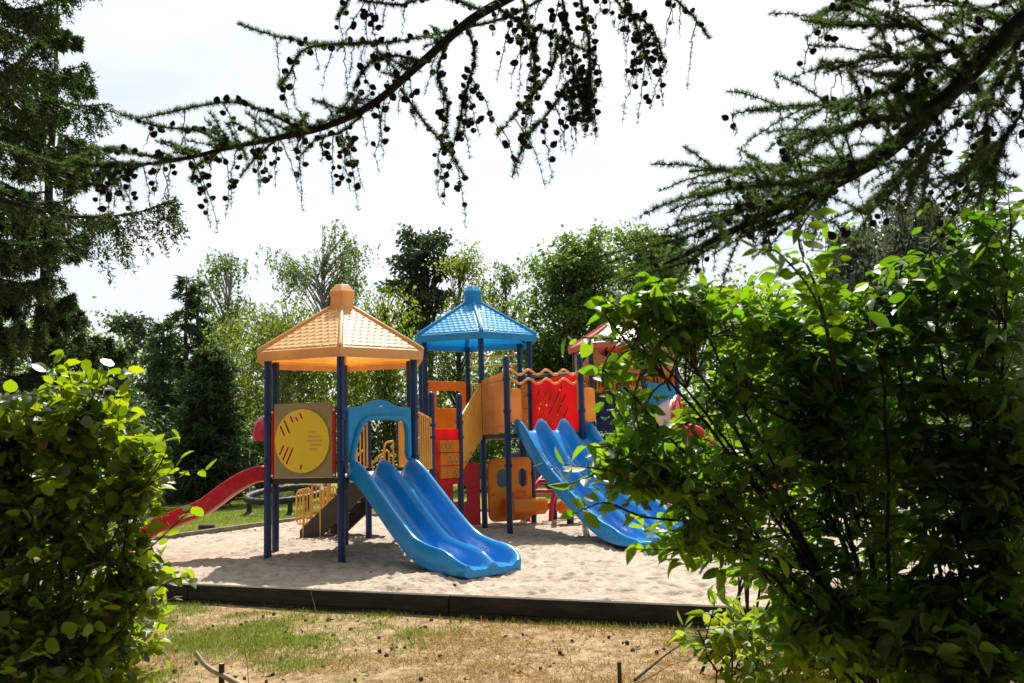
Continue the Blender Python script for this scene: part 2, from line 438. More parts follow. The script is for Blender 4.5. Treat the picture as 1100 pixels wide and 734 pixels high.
def bush(name, label, cat, base, ells, leaf, lm, size, spacing=0.035, stem_mat='twig', nstems=5, group=None, leafy=0.75, stem_r=0.014, tips=(), trunk_h=0.0, per=2, nvar=0.6):
    root = empty(name, tuple(base), label, cat, group)
    tb = Tubes(6); tw = Tubes(4)
    base = np.array(base, float)
    nodes = []
    for (c, r, n) in ells:
        for s in range(max(1, nstems if len(ells) == 1 else per)):
            c2 = np.array(c) + rng.normal(size=3) * np.array(r) * 0.3
            b2 = base + np.append(rng.normal(size=2) * (0.10 if not trunk_h else 0.025), trunk_h * rng.uniform(0.6, 1.1))
            mid = b2 * 0.55 + c2 * 0.45; mid[2] = b2[2] + (c2[2] - b2[2]) * 0.62; mid[:2] += rng.normal(size=2) * 0.06
            p = bez(b2, mid, c2, 12)
            p[1:-1] += rng.normal(size=(10, 3)) * 0.008
            tb.add(p, stem_r * rng.uniform(0.7, 1.1), 0.004)
            nodes.append(p[3:])
    if trunk_h: tb.add(bez(base, base + (0.03, 0.02, trunk_h * .6), base + (0, 0, trunk_h * 1.15), 8), stem_r * 2.6, stem_r * 1.5)
    nodes = np.vstack(nodes)
    LP = []; LD = []; LN = []; LS = []
    def shoot(p, f0):
        seg = np.linalg.norm(np.diff(p, axis=0), axis=1); cum = np.append(0, np.cumsum(seg)); ln = cum[-1]
        d = ln * f0 + rng.random() * spacing; k = rng.integers(2)
        while d < ln:
            i = min(np.searchsorted(cum, d) - 1, len(p) - 2); i = max(i, 0)
            f = (d - cum[i]) / (seg[i] + 1e-9); q = p[i] * (1 - f) + p[i + 1] * f; t = nrm(p[i + 1] - p[i])
            side = nrm(np.cross(t, (0, 0, 1)) + 1e-6) * (1 if k % 2 else -1)
            dr = nrm(side * rng.uniform(0.5, 1.0) + t * rng.uniform(0.3, 0.8) + rng.normal(size=3) * 0.25 + np.array((0, 0, -0.15)))
            LP.append(q + dr * 0.012); LD.append(dr)
            LN.append(nrm(np.array((0, 0, 1.0)) + rng.normal(size=3) * nvar)); LS.append(size * rng.uniform(0.5, 1.2))
            d += spacing * rng.uniform(0.6, 1.4); k += 1
        LP.append(p[-1]); LD.append(nrm(p[-1] - p[-2] + rng.normal(size=3) * 0.2)); LN.append(nrm(np.array((0, 0, 1.0)) + rng.normal(size=3) * 0.4)); LS.append(size)
    for (c, r, n) in ells:
        tg = in_ell(n, c, r)
        st_ = rng.random(n) < 0.16; tg[st_] = np.array(c) + (tg[st_] - np.array(c)) * rng.uniform(1.15, 1.75, (int(st_.sum()), 1)); tg[st_, 2] += rng.uniform(-0.02, 0.07, int(st_.sum()))
        for q in tg:
            dd = np.linalg.norm(nodes - q, axis=1) + 0.5 * np.maximum(0, nodes[:, 2] - q[2])
            kk = np.argsort(dd)[: 10]; a = nodes[kk[rng.integers(len(kk))]]
            ln = np.linalg.norm(q - a)
            if ln > 0.7: a = q + (a - q) / ln * 0.7
            mid = (a + q) / 2 + np.array((0, 0, 0.10 * ln)) + rng.normal(size=3) * 0.03
            p = bez(a, mid, q, 6)
            tw.add(p, 0.0035, 0.0013); shoot(p, 1 - leafy)
    for pts, r in tips:                       # hand-placed long shoots
        p = smooth_path(pts, 14); tb.add(p, r, 0.002); shoot(p, 0.35)
    tb.build('stem', M['darkbark'], root); tw.build('twig', M['twig'], root)
    scatter('foliage', leaf, LP, LD, LN, np.array(LS), LM[lm], root)
    return root

def trunk_path(base, top, wob=0.15, n=10):
    p = np.linspace(base, top, n); p[1:-1, :2] += rng.normal(size=(n - 2, 2)) * wob * 0.4
    return p

def broad_tree(name, label, base, h, ells, lm, nclus, nleaf, size, sig=0.45, droop=0.0, bark='bark', r0=0.18, group=None, cat='tree', hang=0.0, t0=0.3):
    """trunk, limbs to leaf clusters; droop pulls the leaves below their cluster, hang strings them on pendulous twigs"""
    root = empty(name, tuple(base), label, cat, group)
    base = np.array(base, float)
    cs = []
    tot = sum(e[2] for e in ells)
    for (c, r, wt) in ells: cs.append(in_ell(max(2, int(nclus * wt / tot)), c, r, 0.4))
    cs = np.vstack(cs) + rng.normal(size=(sum(len(c_) for c_ in cs), 3)) * sig * 0.6
    top = np.array((cs[:, 0].mean(), cs[:, 1].mean(), base[2] + h * 0.95))
    tp = trunk_path(base, top, 0.12 * h / 8); tb = Tubes(8); tb.add(tp, r0, r0 * 0.12)
    lb = Tubes(5)
    P = []; D = []
    for c in cs:
        zt = base[2] + max(h * t0 * rng.uniform(0.6, 1), (c[2] - base[2]) - rng.uniform(0.15, 0.5) * h * 0.5)
        zt = min(zt, top[2] - 0.3); f = (zt - base[2]) / (top[2] - base[2]) * (len(tp) - 1); i = int(max(0, min(f, len(tp) - 2)))
        a = tp[i] + (tp[i + 1] - tp[i]) * (f - i)
        mid = (a + c) / 2 + np.array((0, 0, 0.12 * np.linalg.norm(c - a)))
        lb.add(bez(a, mid, c, 6), r0 * 0.22, 0.008)
        sg = sig * rng.uniform(0.45, 1.35); n = int(nleaf * rng.uniform(0.7, 1.2) * (sg / sig) ** 1.6)
        if hang:
            k = max(3, n // 14)
            o = c + in_ell(k, (0, 0, 0), (1.8 * sig, 1.8 * sig, sig), 0.5)
            for q in o:
                ln = hang * rng.uniform(0.4, 1.2); m = 14
                t = rng.random(m)
                pts = q + np.stack([rng.normal(size=m) * 0.05 + 0.12 * t * rng.normal(), rng.normal(size=m) * 0.05, -t * ln], -1)
                P.append(pts); D.append(rng.normal(size=(m, 3)) * 0.5 + np.array((0, 0, -0.9)))
        else:
            g = in_ell(n, (0, 0, 0), (1.7 * sg * rng.uniform(.7, 1.3), 1.7 * sg, 0.9 * sg), 0.5) + rng.normal(size=(n, 3)) * sg * 0.22; g[:, 2] -= droop * np.abs(rng.normal(size=n))
            P.append(c + g); D.append(g * 0.8 + rng.normal(size=(n, 3)) * sig + np.array((0, 0, -0.3 * sig)))
    P = np.vstack(P); D = np.vstack(D)
    NN = rng.normal(size=P.shape) * 0.7 + np.array((0, 0, 0.8))
    tb.build('trunk', M[bark], root); lb.build('limb', M[bark], root)
    scatter('crown', T_FAR, P, D, NN, size * rng.uniform(0.6, 1.3, len(P)), LM[lm], root)
    return root

def conifer(name, label, base, h, rad, lm, z0=0.1, whorls=26, nbr=6, size=0.16, droop=0.25, twigs=9, spray=7, r0=0.2, power=0.8, upturn=0.25, group=None, cat='tree', hang=0.35, spread=0.5, tpl=None, wsc=1.0, tlk=1.0, jit=0.012):
    """trunk with whorls of branches, side twigs and hanging needle sprays"""
    root = empty(name, tuple(base), label, cat, group)
    base = np.array(base, float); top = base + np.array((rng.normal() * 0.1, rng.normal() * 0.1, h))
    tp = trunk_path(base, top, 0.05); tb = Tubes(8); tb.add(tp, r0, 0.015)
    bb = Tubes(4); P = []; D = []
    for wz in np.linspace(z0, 0.985, whorls):
        for k in range(nbr):
            f = wz + rng.normal() * (0.4 if tpl is None else 0.13) / whorls; f = min(max(f, z0 * 0.9), 0.99)
            a = base + (top - base) * f
            az = rng.random() * 2 * math.pi
            ln = rad * ((1 - f) / (1 - z0)) ** power * rng.uniform(0.5, 1.15) + 0.12
            dr = np.array((math.cos(az), math.sin(az), 0))
            t = np.linspace(0, 1, 7)[:, None]
            p = a + dr * ln * t + np.array((0, 0, 1)) * ln * (-droop * t * 1.3 + upturn * t ** 2.5)
            bb.add(p, 0.012 + 0.012 * ln, 0.004)
            if tpl is not None:
                tt = rng.random(int(150 * ln)) ** 0.8; tt = 0.15 + 0.85 * tt[:, None]
                P.append(a + dr * ln * tt + np.array((0, 0, 1)) * ln * (-droop * tt * 1.3 + upturn * tt ** 2.5)); D.append(dr * 0.6 + rng.normal(size=(len(tt), 3)) * 0.7)
            m = max(3, int(twigs * ln / rad + 2))
            for q in rng.random(m) ** 0.7:
                q = 0.12 + 0.88 * q
                c = a + dr * ln * q + np.array((0, 0, 1)) * ln * (-droop * q * 1.3 + upturn * q ** 2.5)
                sd = np.array((-dr[1], dr[0], 0)) * (1 if rng.random() < 0.5 else -1)
                tl = ((0.2 + 0.32 * (1 - q)) * ln * rng.uniform(0.5, 1.1) + 0.1) * tlk
                d2 = nrm(sd * rng.uniform(0.3, 1) + dr * rng.uniform(0.3, 0.9) + np.array((0, 0, -hang * rng.uniform(0.3, 2.2))))
                s = rng.random(spray)
                P.append(c + d2 * tl * s[:, None] + np.array((0, 0, -1)) * (hang * 0.55 * tl * s ** 2)[:, None] + rng.normal(size=(spray, 3)) * jit)
                D.append(d2 * 0.7 + rng.normal(size=(spray, 3)) * spread)
    P = np.vstack(P); D = np.vstack(D)
    tb.build('trunk', M['bark'], root); bb.build('branch', M['darkbark'], root)
    scatter('foliage', T_SPRAY if tpl is None else tpl, P, D, rng.normal(size=P.shape) + np.array((0, 0, 0.6)), size * rng.uniform(0.6, 1.3, len(P)), LM[lm], root, wscale=np.full(len(P), wsc))
    return root

# ------------------------------------------------------------------ ground: lawn, sand, borders
PIT_L = [np.array((-8.4, 12.0)), np.array((-6.55, 17.2)), np.array((-4.75, 21.6))]
nearL = G(180, 629, 0)[:2]; nearR = G(770, 654.5, 0)[:2]
nd = nrm(nearR - nearL)
PIT_L[0] = nearL - nd * 3.0
PIT_NR = nearR + nd * 7.5
PIT_R = [PIT_NR, np.array((15.0, 27.5))]

def vnoise(x, y, seed=0):
    """cheap smooth value noise on arrays"""
    r = np.random.default_rng(seed).random((256, 256))
    xi = np.floor(x).astype(int); yi = np.floor(y).astype(int); fx = x - xi; fy = y - yi
    fx = fx * fx * (3 - 2 * fx); fy = fy * fy * (3 - 2 * fy)
    g = lambda a, b: r[a % 256, b % 256]
    return (g(xi, yi) * (1 - fx) + g(xi + 1, yi) * fx) * (1 - fy) + (g(xi, yi + 1) * (1 - fx) + g(xi + 1, yi + 1) * fx) * fy

def fnoise(x, y, sc, seed):
    t = 0; a = 0.5; k = 0
    for o in range(4):
        c_, s_ = math.cos(0.7 + 1.3 * o), math.sin(0.7 + 1.3 * o)
        t = t + a * vnoise((x * c_ - y * s_) * sc + 31.7 * o + 50, (x * s_ + y * c_) * sc + 17.3 * o + 50, seed + o); k += a; a *= 0.55; sc *= 2.1
    return t / k

def lawn_z(x, y):
    t = np.clip((y - 12.5) / 5.0, 0, 1); t = t * t * (3 - 2 * t)
    return -0.175 + 0.085 * t + 0.03 * (vnoise(x * 0.9, y * 0.9, 1) - 0.5) + 0.015 * (vnoise(x * 4, y * 4, 2) - 0.5)

ys = np.concatenate([np.linspace(-6, 5, 30), np.linspace(5.1, 12, 140), np.linspace(12.2, 45, 140), np.geomspace(46, 900, 40)])
xs = np.concatenate([-np.geomspace(900, 13, 40), np.linspace(-12.5, 12.5, 250), np.geomspace(13, 900, 40)])
X, Y = np.meshgrid(xs, ys)
V = np.stack([X, Y, lawn_z(X, Y)], -1).reshape(-1, 3)
ny, nx = X.shape
i = np.arange(ny - 1)[:, None]; j = np.arange(nx - 1)[None]
F = np.stack([i * nx + j, i * nx + j + 1, (i + 1) * nx + j + 1, (i + 1) * nx + j], -1).reshape(-1, 4)

def lawn_material():
    m, t, N, L = mat_new('lawn_ground')
    o = N("ShaderNodeOutputMaterial"); p = N("ShaderNodeBsdfPrincipled"); c = N("ShaderNodeTexCoord")
    def noise(s, d=6, r=0.6):
        n = N("ShaderNodeTexNoise"); n.inputs['Scale'].default_value = s; n.inputs['Detail'].default_value = d; n.inputs['Roughness'].default_value = r
        L(c.outputs['Object'], n.inputs['Vector']); return n
    def ramp(src, stops):
        r = N("ShaderNodeValToRGB")
        while len(r.color_ramp.elements) < len(stops): r.color_ramp.elements.new(0.5)
        for e, (ps, cc) in zip(r.color_ramp.elements, stops): e.position = ps; e.color = (*cc, 1)
        L(src, r.inputs['Fac']); return r
    dry = ramp(noise(9, 9, 0.75).outputs['Fac'], [(0.25, (0.07, 0.04, 0.026)), (0.42, (0.25, 0.155, 0.08)), (0.58, (0.47, 0.335, 0.185)), (0.8, (0.62, 0.49, 0.32))])
    green = ramp(noise(14, 8, 0.7).outputs['Fac'], [(0.3, (0.09, 0.12, 0.015)), (0.6, (0.24, 0.27, 0.045)), (0.8, (0.36, 0.34, 0.09))])
    patch = noise(0.55, 5, 0.6)
    sep = N("ShaderNodeSeparateXYZ"); L(c.outputs['Object'], sep.inputs[0])
    far = N("ShaderNodeMapRange"); far.inputs['From Min'].default_value = 12; far.inputs['From Max'].default_value = 17; L(sep.outputs['Y'], far.inputs['Value'])
    pm = N("ShaderNodeMapRange"); pm.inputs['From Min'].default_value = 0.56; pm.inputs['From Max'].default_value = 0.72; L(patch.outputs['Fac'], pm.inputs['Value'])
    mxm = N("ShaderNodeMath"); mxm.operation = 'MAXIMUM'; L(pm.outputs[0], mxm.inputs[0]); L(far.outputs[0], mxm.inputs[1])
    mx = N("ShaderNodeMix"); mx.data_type = 'RGBA'; L(mxm.outputs[0], mx.inputs['Factor']); L(dry.outputs[0], mx.inputs[6]); L(green.outputs[0], mx.inputs[7])
    lt_ = ramp(noise(55, 3, 0.5).outputs['Fac'], [(0.28, (0.38, 0.31, 0.25)), (0.38, (1, 1, 1))])
    ml_ = N("ShaderNodeMix"); ml_.data_type = 'RGBA'; ml_.blend_type = 'MULTIPLY'; ml_.inputs['Factor'].default_value = 1.0
    L(mx.outputs[2], ml_.inputs[6]); L(lt_.outputs[0], ml_.inputs[7])
    L(ml_.outputs[2], p.inputs['Base Color']); p.inputs['Roughness'].default_value = 0.95; p.inputs['Specular IOR Level'].default_value = 0.15
    b = N("ShaderNodeBump"); b.inputs['Strength'].default_value = 0.9; b.inputs['Distance'].default_value = 0.03
    L(noise(34, 8, 0.7).outputs['Fac'], b.inputs['Height']); L(b.outputs[0], p.inputs['Normal']); L(p.outputs[0], o.inputs['Surface'])
    return m
raw_mesh('lawn', V, F, lawn_material(), smooth=True, kind='structure')

# sand: left and right edges follow the border boards
nv, nu = 520, 560
tv = np.linspace(0, 1, nv) ** 1.35
def along(pl, t):
    pl = np.array(pl); m = len(pl) - 1; k = np.minimum((t * m).astype(int), m - 1); f = (t * m - k)[:, None]
    return pl[k] * (1 - f) + pl[k + 1] * f
A = along(PIT_L, tv); B = along(PIT_R, tv)
uu = np.linspace(0, 1, nu)
XY = A[:, None, :] * (1 - uu)[None, :, None] + B[:, None, :] * uu[None, :, None]
x, y = XY[..., 0], XY[..., 1]
z = 0.05 * (vnoise(x * 0.8, y * 0.8, 3) - 0.5) + 0.03 * (vnoise(x * 2.6, y * 2.6, 4) - 0.5) + 0.022 * (vnoise(x * 6.5, y * 6.5, 5) - 0.5) + 0.02 * (vnoise(x * 17, y * 17, 6) - 0.5) + 0.012 * (vnoise(x * 37, y * 37, 8) - 0.5)
for hx, hy in ((-0.3, 11.15), (2.0, 14.0), (-5.3, 14.3)): z += -0.05 * np.exp(-(((x - hx) / 0.55) ** 2 + ((y - hy) / 0.4) ** 2)) + 0.025 * np.exp(-((np.hypot((x - hx) / 0.6, (y - hy) / 0.45) - 1.7) / 0.4) ** 2)
rs = np.random.default_rng(11)
for _ in range(1500):                    # footprints and scuffs
    if rs.random() < 0.6: cx, cy = rs.uniform(-4.5, 5), rs.uniform(9.5, 17)
    else: cx, cy = rs.uniform(-7, 12), rs.uniform(8, 26)
    a = rs.uniform(0, 3.14); rx, ry = rs.uniform(0.07, 0.14), rs.uniform(0.035, 0.065)
    sel = (np.abs(x - cx) < 0.4) & (np.abs(y - cy) < 0.4)
    if not sel.any(): continue
    dx, dy = x[sel] - cx, y[sel] - cy
    u_, v_ = (dx * math.cos(a) + dy * math.sin(a)) / rx, (-dx * math.sin(a) + dy * math.cos(a)) / ry
    q = np.sqrt(u_ * u_ + v_ * v_)
    z[sel] += rs.uniform(0.5, 1.2) * (-0.026 * np.exp(-q ** 2) + 0.016 * np.exp(-((q - 1.5) / 0.4) ** 2))
V = np.stack([x, y, np.maximum(z, -0.05)], -1).reshape(-1, 3)
i = np.arange(nv - 1)[:, None]; j = np.arange(nu - 1)[None]
F = np.stack([i * nu + j, i * nu + j + 1, (i + 1) * nu + j + 1, (i + 1) * nu + j], -1).reshape(-1, 4)
sandm = surf('play_sand', [(0.27, 0.21, 0.155), (0.43, 0.355, 0.275), (0.55, 0.47, 0.38)], 5, 0.95, spec=0.1, bump=0.6, bscale=70, detail=9, ramp=(0.28, 0.72))
raw_mesh('sand', V, F, sandm, smooth=True, kind='structure')

def border(label, p, q, mat, wd=0.10, ht=0.34, top=0.04, n=1, name='timber_border'):
    p = np.array(p); q = np.array(q)
    root = empty(name, (p[0], p[1], -0.2), label, 'border', 'timbers round the sandpit')
    ln = np.linalg.norm(q - p); d = (q - p) / ln; nn = np.array((d[1], -d[0]))
    k = max(1, int(ln / 3.2))
    for a in range(k):
        s0 = p + d * (ln * a / k + 0.006); s1 = p + d * (ln * (a + 1) / k - 0.006)
        for half in range(2):            # two boards stacked on edge
            b = MB(); h2 = ht / 2 - 0.004
            z = top - ht * (half + 0.5) / 2; j = rng.normal() * 0.006
            b.bar((*(s0 + nn * (j + 0.012 * half)), z), (*(s1 + nn * (rng.normal() * 0.006 + 0.012 * half)), z + rng.normal() * 0.004), wd - 0.02 * half, h2)
            b.build('board', mat, root, smooth=0, bevel=0.008)
    return root
off = np.array((nd[1], -nd[0])) * 0.06
border('long dark timber kerb across the front of the sand, facing the dry lawn', PIT_L[0] + off, PIT_NR + off, M['timber'])
border('weathered pale topped timber edging left of the sand below the red slide', PIT_L[0] + (-.06, 0.1), PIT_L[1] + (-.06, 0), M['greytimber'], top=0.09)
border('weathered timber edging at the back left of the sand near the rubber ring', PIT_L[1] + (-.06, 0.05), PIT_L[2] + (-.06, 0), M['greytimber'], top=0.09)
border('timber edging along the far back of the sand in front of the trees', PIT_L[2] + (0.02, 0.07), PIT_R[1] + (0, 0.07), M['greytimber'], top=0.08)

# ------------------------------------------------------------------ the play structure (one bolted-together thing)
PHI = R_(9.0)
C1, C2, RH = np.array((-2.622, 14.527)), np.array((-0.797, 19.472)), 1.22
def hexv(c, k, r=RH):
    a = R_(-90 + 60 * k) + PHI
    return np.array((c[0] + r * math.cos(a), c[1] + r * math.sin(a)))
D1, D2 = 1.16, 1.76
PS = empty('play_structure', (-1.5, 16.5, 0), 'colourful play structure with orange and blue peaked roofs and two wide blue slides', 'play structure')

PR = 0.055
def post(xy, h, parent=PS, collars=(), cap=False, mat='navy', sleeve=False):
    b = MB(); z0 = -0.15
    prof = [(PR, z0), (PR, h - 0.05)]
    if cap: prof += [(PR, h), (PR * 0.9, h + 0.025), (PR * 0.62, h + 0.048), (PR * 0.2, h + 0.06)]
    else: prof += [(PR, h)]
    b.lathe((xy[0], xy[1], 0), prof, 20)
    o = b.build('post', M[mat], parent)
    for z in collars:
        c = MB(); c.lathe((xy[0], xy[1], z), [(PR + 0.003, -0.035), (PR + 0.014, -0.028), (PR + 0.014, 0.028), (PR + 0.003, 0.035)], 20)
        c.box((xy[0] + 0.0, xy[1] - PR - 0.022, z), (0.03, 0.02, 0.045))
        c.build('clamp', M[mat], o)
    if sleeve:
        c = MB(); c.lathe((xy[0], xy[1], 0), [(PR + 0.004, 0.0), (PR + 0.006, 0.16), (PR + 0.002, 0.165)], 20); c.build('sleeve', M['metal'], o)
    return o

ZR1, ZR2 = 2.854, 3.624
for k in range(6): post(hexv(C1, k), ZR1 + 0.10, collars=(0.98, 1.42, 2.02, 2.12))
for k in range(6): post(hexv(C2, k), ZR2 + 0.10, collars=(0.98, 1.70, 2.55, 2.80))

def hexroof(c, zr, parent, mat, matcap, R=1.38, rim=0.15, ztop=0.86, phi=PHI, name='roof'):
    """tiled six-sided roof: rim band, scalloped slopes, soffit; ridges and cap as sub-parts"""
    b = MB()
    P = lambda k, r, z: np.array((c[0] + r * math.cos(R_(-90 + 60 * k) + phi), c[1] + r * math.sin(R_(-90 + 60 * k) + phi), z))
    rc = 0.20
    n = 6
    for k in range(n):
        a0, a1 = P(k, R, zr), P(k + 1, R, zr)
        b0, b1 = P(k, R * 1.012, zr + rim * 0.9), P(k + 1, R * 1.012, zr + rim * 0.9)
        c0, c1 = P(k, R * 0.985, zr + rim), P(k + 1, R * 0.985, zr + rim)
        b.add([a0, a1, b1, b0, c1, c0], [(0, 1, 2, 3), (3, 2, 4, 5)])
        i0, i1 = P(k, R - 0.05, zr), P(k + 1, R - 0.05, zr)
        m0, m1 = P(k, R - 0.09, zr + rim * 0.55), P(k + 1, R - 0.09, zr + rim * 0.55)
        t0, t1 = P(k, rc * 0.9, zr + ztop - 0.09), P(k + 1, rc * 0.9, zr + ztop - 0.09)
        b.add([a0, a1, i1, i0, m1, m0], [(0, 3, 2, 1), (3, 5, 4, 2)])
        # scalloped slope
        e0, e1 = P(k, R * 0.985, zr + rim), P(k + 1, R * 0.985, zr + rim); f0, f1 = P(k, rc, zr + ztop), P(k + 1, rc, zr + ztop)
        nn = nrm(np.cross(e1 - e0, f0 - e0)); nn = nn if nn[2] > 0 else -nn
        nu_, nv_, rows, tile = 64, 90, 11, 0.118
        vs = []
        wid = np.linalg.norm(e1 - e0)
        for jv in range(nv_ + 1):
            v = jv / nv_
            l, r = e0 * (1 - v) + f0 * v, e1 * (1 - v) + f1 * v
            sag = -0.035 * math.sin(math.pi * v)
            for iu in range(nu_ + 1):
                u = iu / nu_
                q = l * (1 - u) + r * u
                xx = (u - 0.5) * np.linalg.norm(r - l)
                best = 0
                for row in (0, 1):
                    rr = math.floor(v * rows) - row
                    cell = (xx / tile + (0.5 if rr % 2 else 0)) % 1.0
                    low = 0.42 * (2 * abs(cell - 0.5)) ** 2.2           # scalloped lower edge
                    g = v * rows - rr - low
                    if g >= 0:
                        best = max(best, 0.016 * max(0, 1 - g / 1.5)); break
                edge = min(1, min(u, 1 - u) * 14)
                vs.append(q + nn * ((best * edge if 0.02 < v < 0.97 else 0.0) + sag * 0))
        W_ = nu_ + 1
        b.add(vs, [(jv * W_ + iu, jv * W_ + iu + 1, (jv + 1) * W_ + iu + 1, (jv + 1) * W_ + iu) for jv in range(nv_) for iu in range(nu_)])
    ro = b.build(name, M[mat], parent, smooth=38)
    rd = MB()
    for k in range(n):
        p0, p1 = P(k, R * 1.0, zr + rim * 0.97), P(k, rc * 1.02, zr + ztop + 0.01)
        rd.tube([p0, p0 * 0.98 + p1 * 0.02, p1], [0.03, 0.042, 0.036], 10)
    rd.build('ridge', M[mat], ro)
    cp = MB()
    pr = [(rc * 1.02, ztop - 0.06), (rc * 0.98, ztop + 0.20), (rc * 1.09, ztop + 0.235), (rc * 1.09, ztop + 0.265), (rc * 0.6, ztop + 0.375), (rc * 0.5, ztop + 0.385)]
    vs = [(c[0] + r * math.cos(R_(-90 + 60 * k) + phi), c[1] + r * math.sin(R_(-90 + 60 * k) + phi), zr + z) for r, z in pr for k in range(6)]
    fs = [(i * 6 + k, i * 6 + (k + 1) % 6, (i + 1) * 6 + (k + 1) % 6, (i + 1) * 6 + k) for i in range(len(pr) - 1) for k in range(6)]
    fs.append(tuple(range((len(pr) - 1) * 6, len(pr) * 6)))
    cp.add(vs, fs); cp.build('roof_cap', M[matcap], ro, smooth=20, bevel=0.012)
    return ro
hexroof(C1, ZR1, PS, 'orange_roof', 'orange_roof')
hexroof(C2, ZR2, PS, 'skyblue', 'skyblue')

def deck(poly, z, parent=PS, th=0.075):
    b = MB(); n = len(poly)
    vs = [(*p, z - th) for p in poly] + [(*p, z) for p in poly]
    b.add(vs, [tuple(range(n - 1, -1, -1)), tuple(range(n, 2 * n))] + [(i, (i + 1) % n, n + (i + 1) % n, n + i) for i in range(n)])
    o = b.build('deck', M['deck'], parent, smooth=0, bevel=0.008)
    m = MB(); c = np.mean(poly, axis=0)
    q = [c + (np.array(p) - c) * 0.965 for p in poly]
    m.add([(*p, z + 0.004) for p in q], [tuple(range(n))]); m.build('walking_surface', M['decktop'], o, smooth=0)
    return o
deck([hexv(C1, k, RH - 0.03) for k in range(6)], D1)
deck([hexv(C2, k, RH - 0.03) for k in range(6)], D2)

# --- sun-disc panel on the first tower (left front face)
def face(c, k0, k1):
    p, q = hexv(c, k0), hexv(c, k1); return p, q, nrm(q - p), np.linalg.norm(q - p)
p, q, u, ln = face(C1, 5, 0)
nout = np.array((u[1], -u[0]))
o3 = np.array((*p, D1))
pz = np.array((*(p), D1 + 0.0))
pn = panel('disc_panel', [(0.115, 0.015), (ln - 0.135, 0.015), (ln - 0.135, 1.07), (0.115, 1.07)], [], o3, (*u, 0), 0.03, M['olive'], PS)
slits = []
cx, cz, rd_ = ln / 2 - 0.012, 0.53, 0.452
for a, r, l in ((118, .33, .10), (105, .30, .07), (92, .33, .09), (140, .30, .20), (155, .33, .15), (200, .33, .15), (213, .30, .20), (226, .27, .24), (268, .34, .07)):
    t = R_(a); slits.append((cx + 1.08 * r * math.cos(t), cz + 1.08 * r * math.sin(t), l * 1.08, R_({118: -62, 105: -62, 92: -62, 140: -64, 155: -64, 200: 62, 213: 64, 226: 64, 268: 80}[a])))
for zz, l, xo in ((.12, .15, .14), (.06, .22, .17), (0.0, .24, .18), (-.06, .20, .19), (-.12, .14, .16)): slits.append((cx + xo + 0.04, cz + zz, l, 0))
circ = [(cx + rd_ * math.cos(a), cz + rd_ * math.sin(a)) for a in np.linspace(0, 2 * math.pi, 56, endpoint=False)]
dd = panel('disc', circ, [slot(a, b, l, 0.027, t) for a, b, l, t in slits], o3 + np.array((*(nout * 0.03), 0)), (*u, 0), 0.02, M['yellow'], pn, bevel=0.003)
for n_, (a, b_, l, t) in enumerate(slits):        # red inlays behind the slits
    bk = MB()
    ctr = o3 + np.array((*(u * a + nout * 0.0365), 0)) + np.array((0, 0, b_))
    bk.box(ctr, (l * 0.98, 0.006, 0.0262), ax=[(u[0] * math.cos(t), u[1] * math.cos(t), math.sin(t)), (nout[0], nout[1], 0), (-u[0] * math.sin(t), -u[1] * math.sin(t), math.cos(t))])
    bk.build('red_inlay' if n_ < 9 else 'pale_inlay', M['redboard' if n_ < 9 else 'rail'], pn, smooth=0)
for a in (0.085, ln - 0.105):
    st = MB()
    st.box(o3 + np.array((*(u * a), 0.5)), (0.035, 0.03, 0.98), ax=[(u[0], u[1], 0), (nout[0], nout[1], 0), (0, 0, 1)])
    st.build('side_bracket', M['redboard'], pn, smooth=0, bevel=0.004)
for a in (0.085, ln - 0.105):
    for zz in (0.045, 0.955):
        bl = MB(); bl.tube([o3 + np.array((*(u * a + nout * 0.014), zz)), o3 + np.array((*(u * a + nout * 0.026), zz))], 0.018, 10)
        bl.build('bolt', M['white'], pn)
plq = MB(); plq.box(o3 + np.array((*(u * (ln / 2) + nout * 0.019), 0.975)), (0.05, 0.006, 0.022), ax=[(u[0], u[1], 0), (nout[0], nout[1], 0), (0, 0, 1)])
plq.build('plaque', M['metal'], pn, smooth=0)

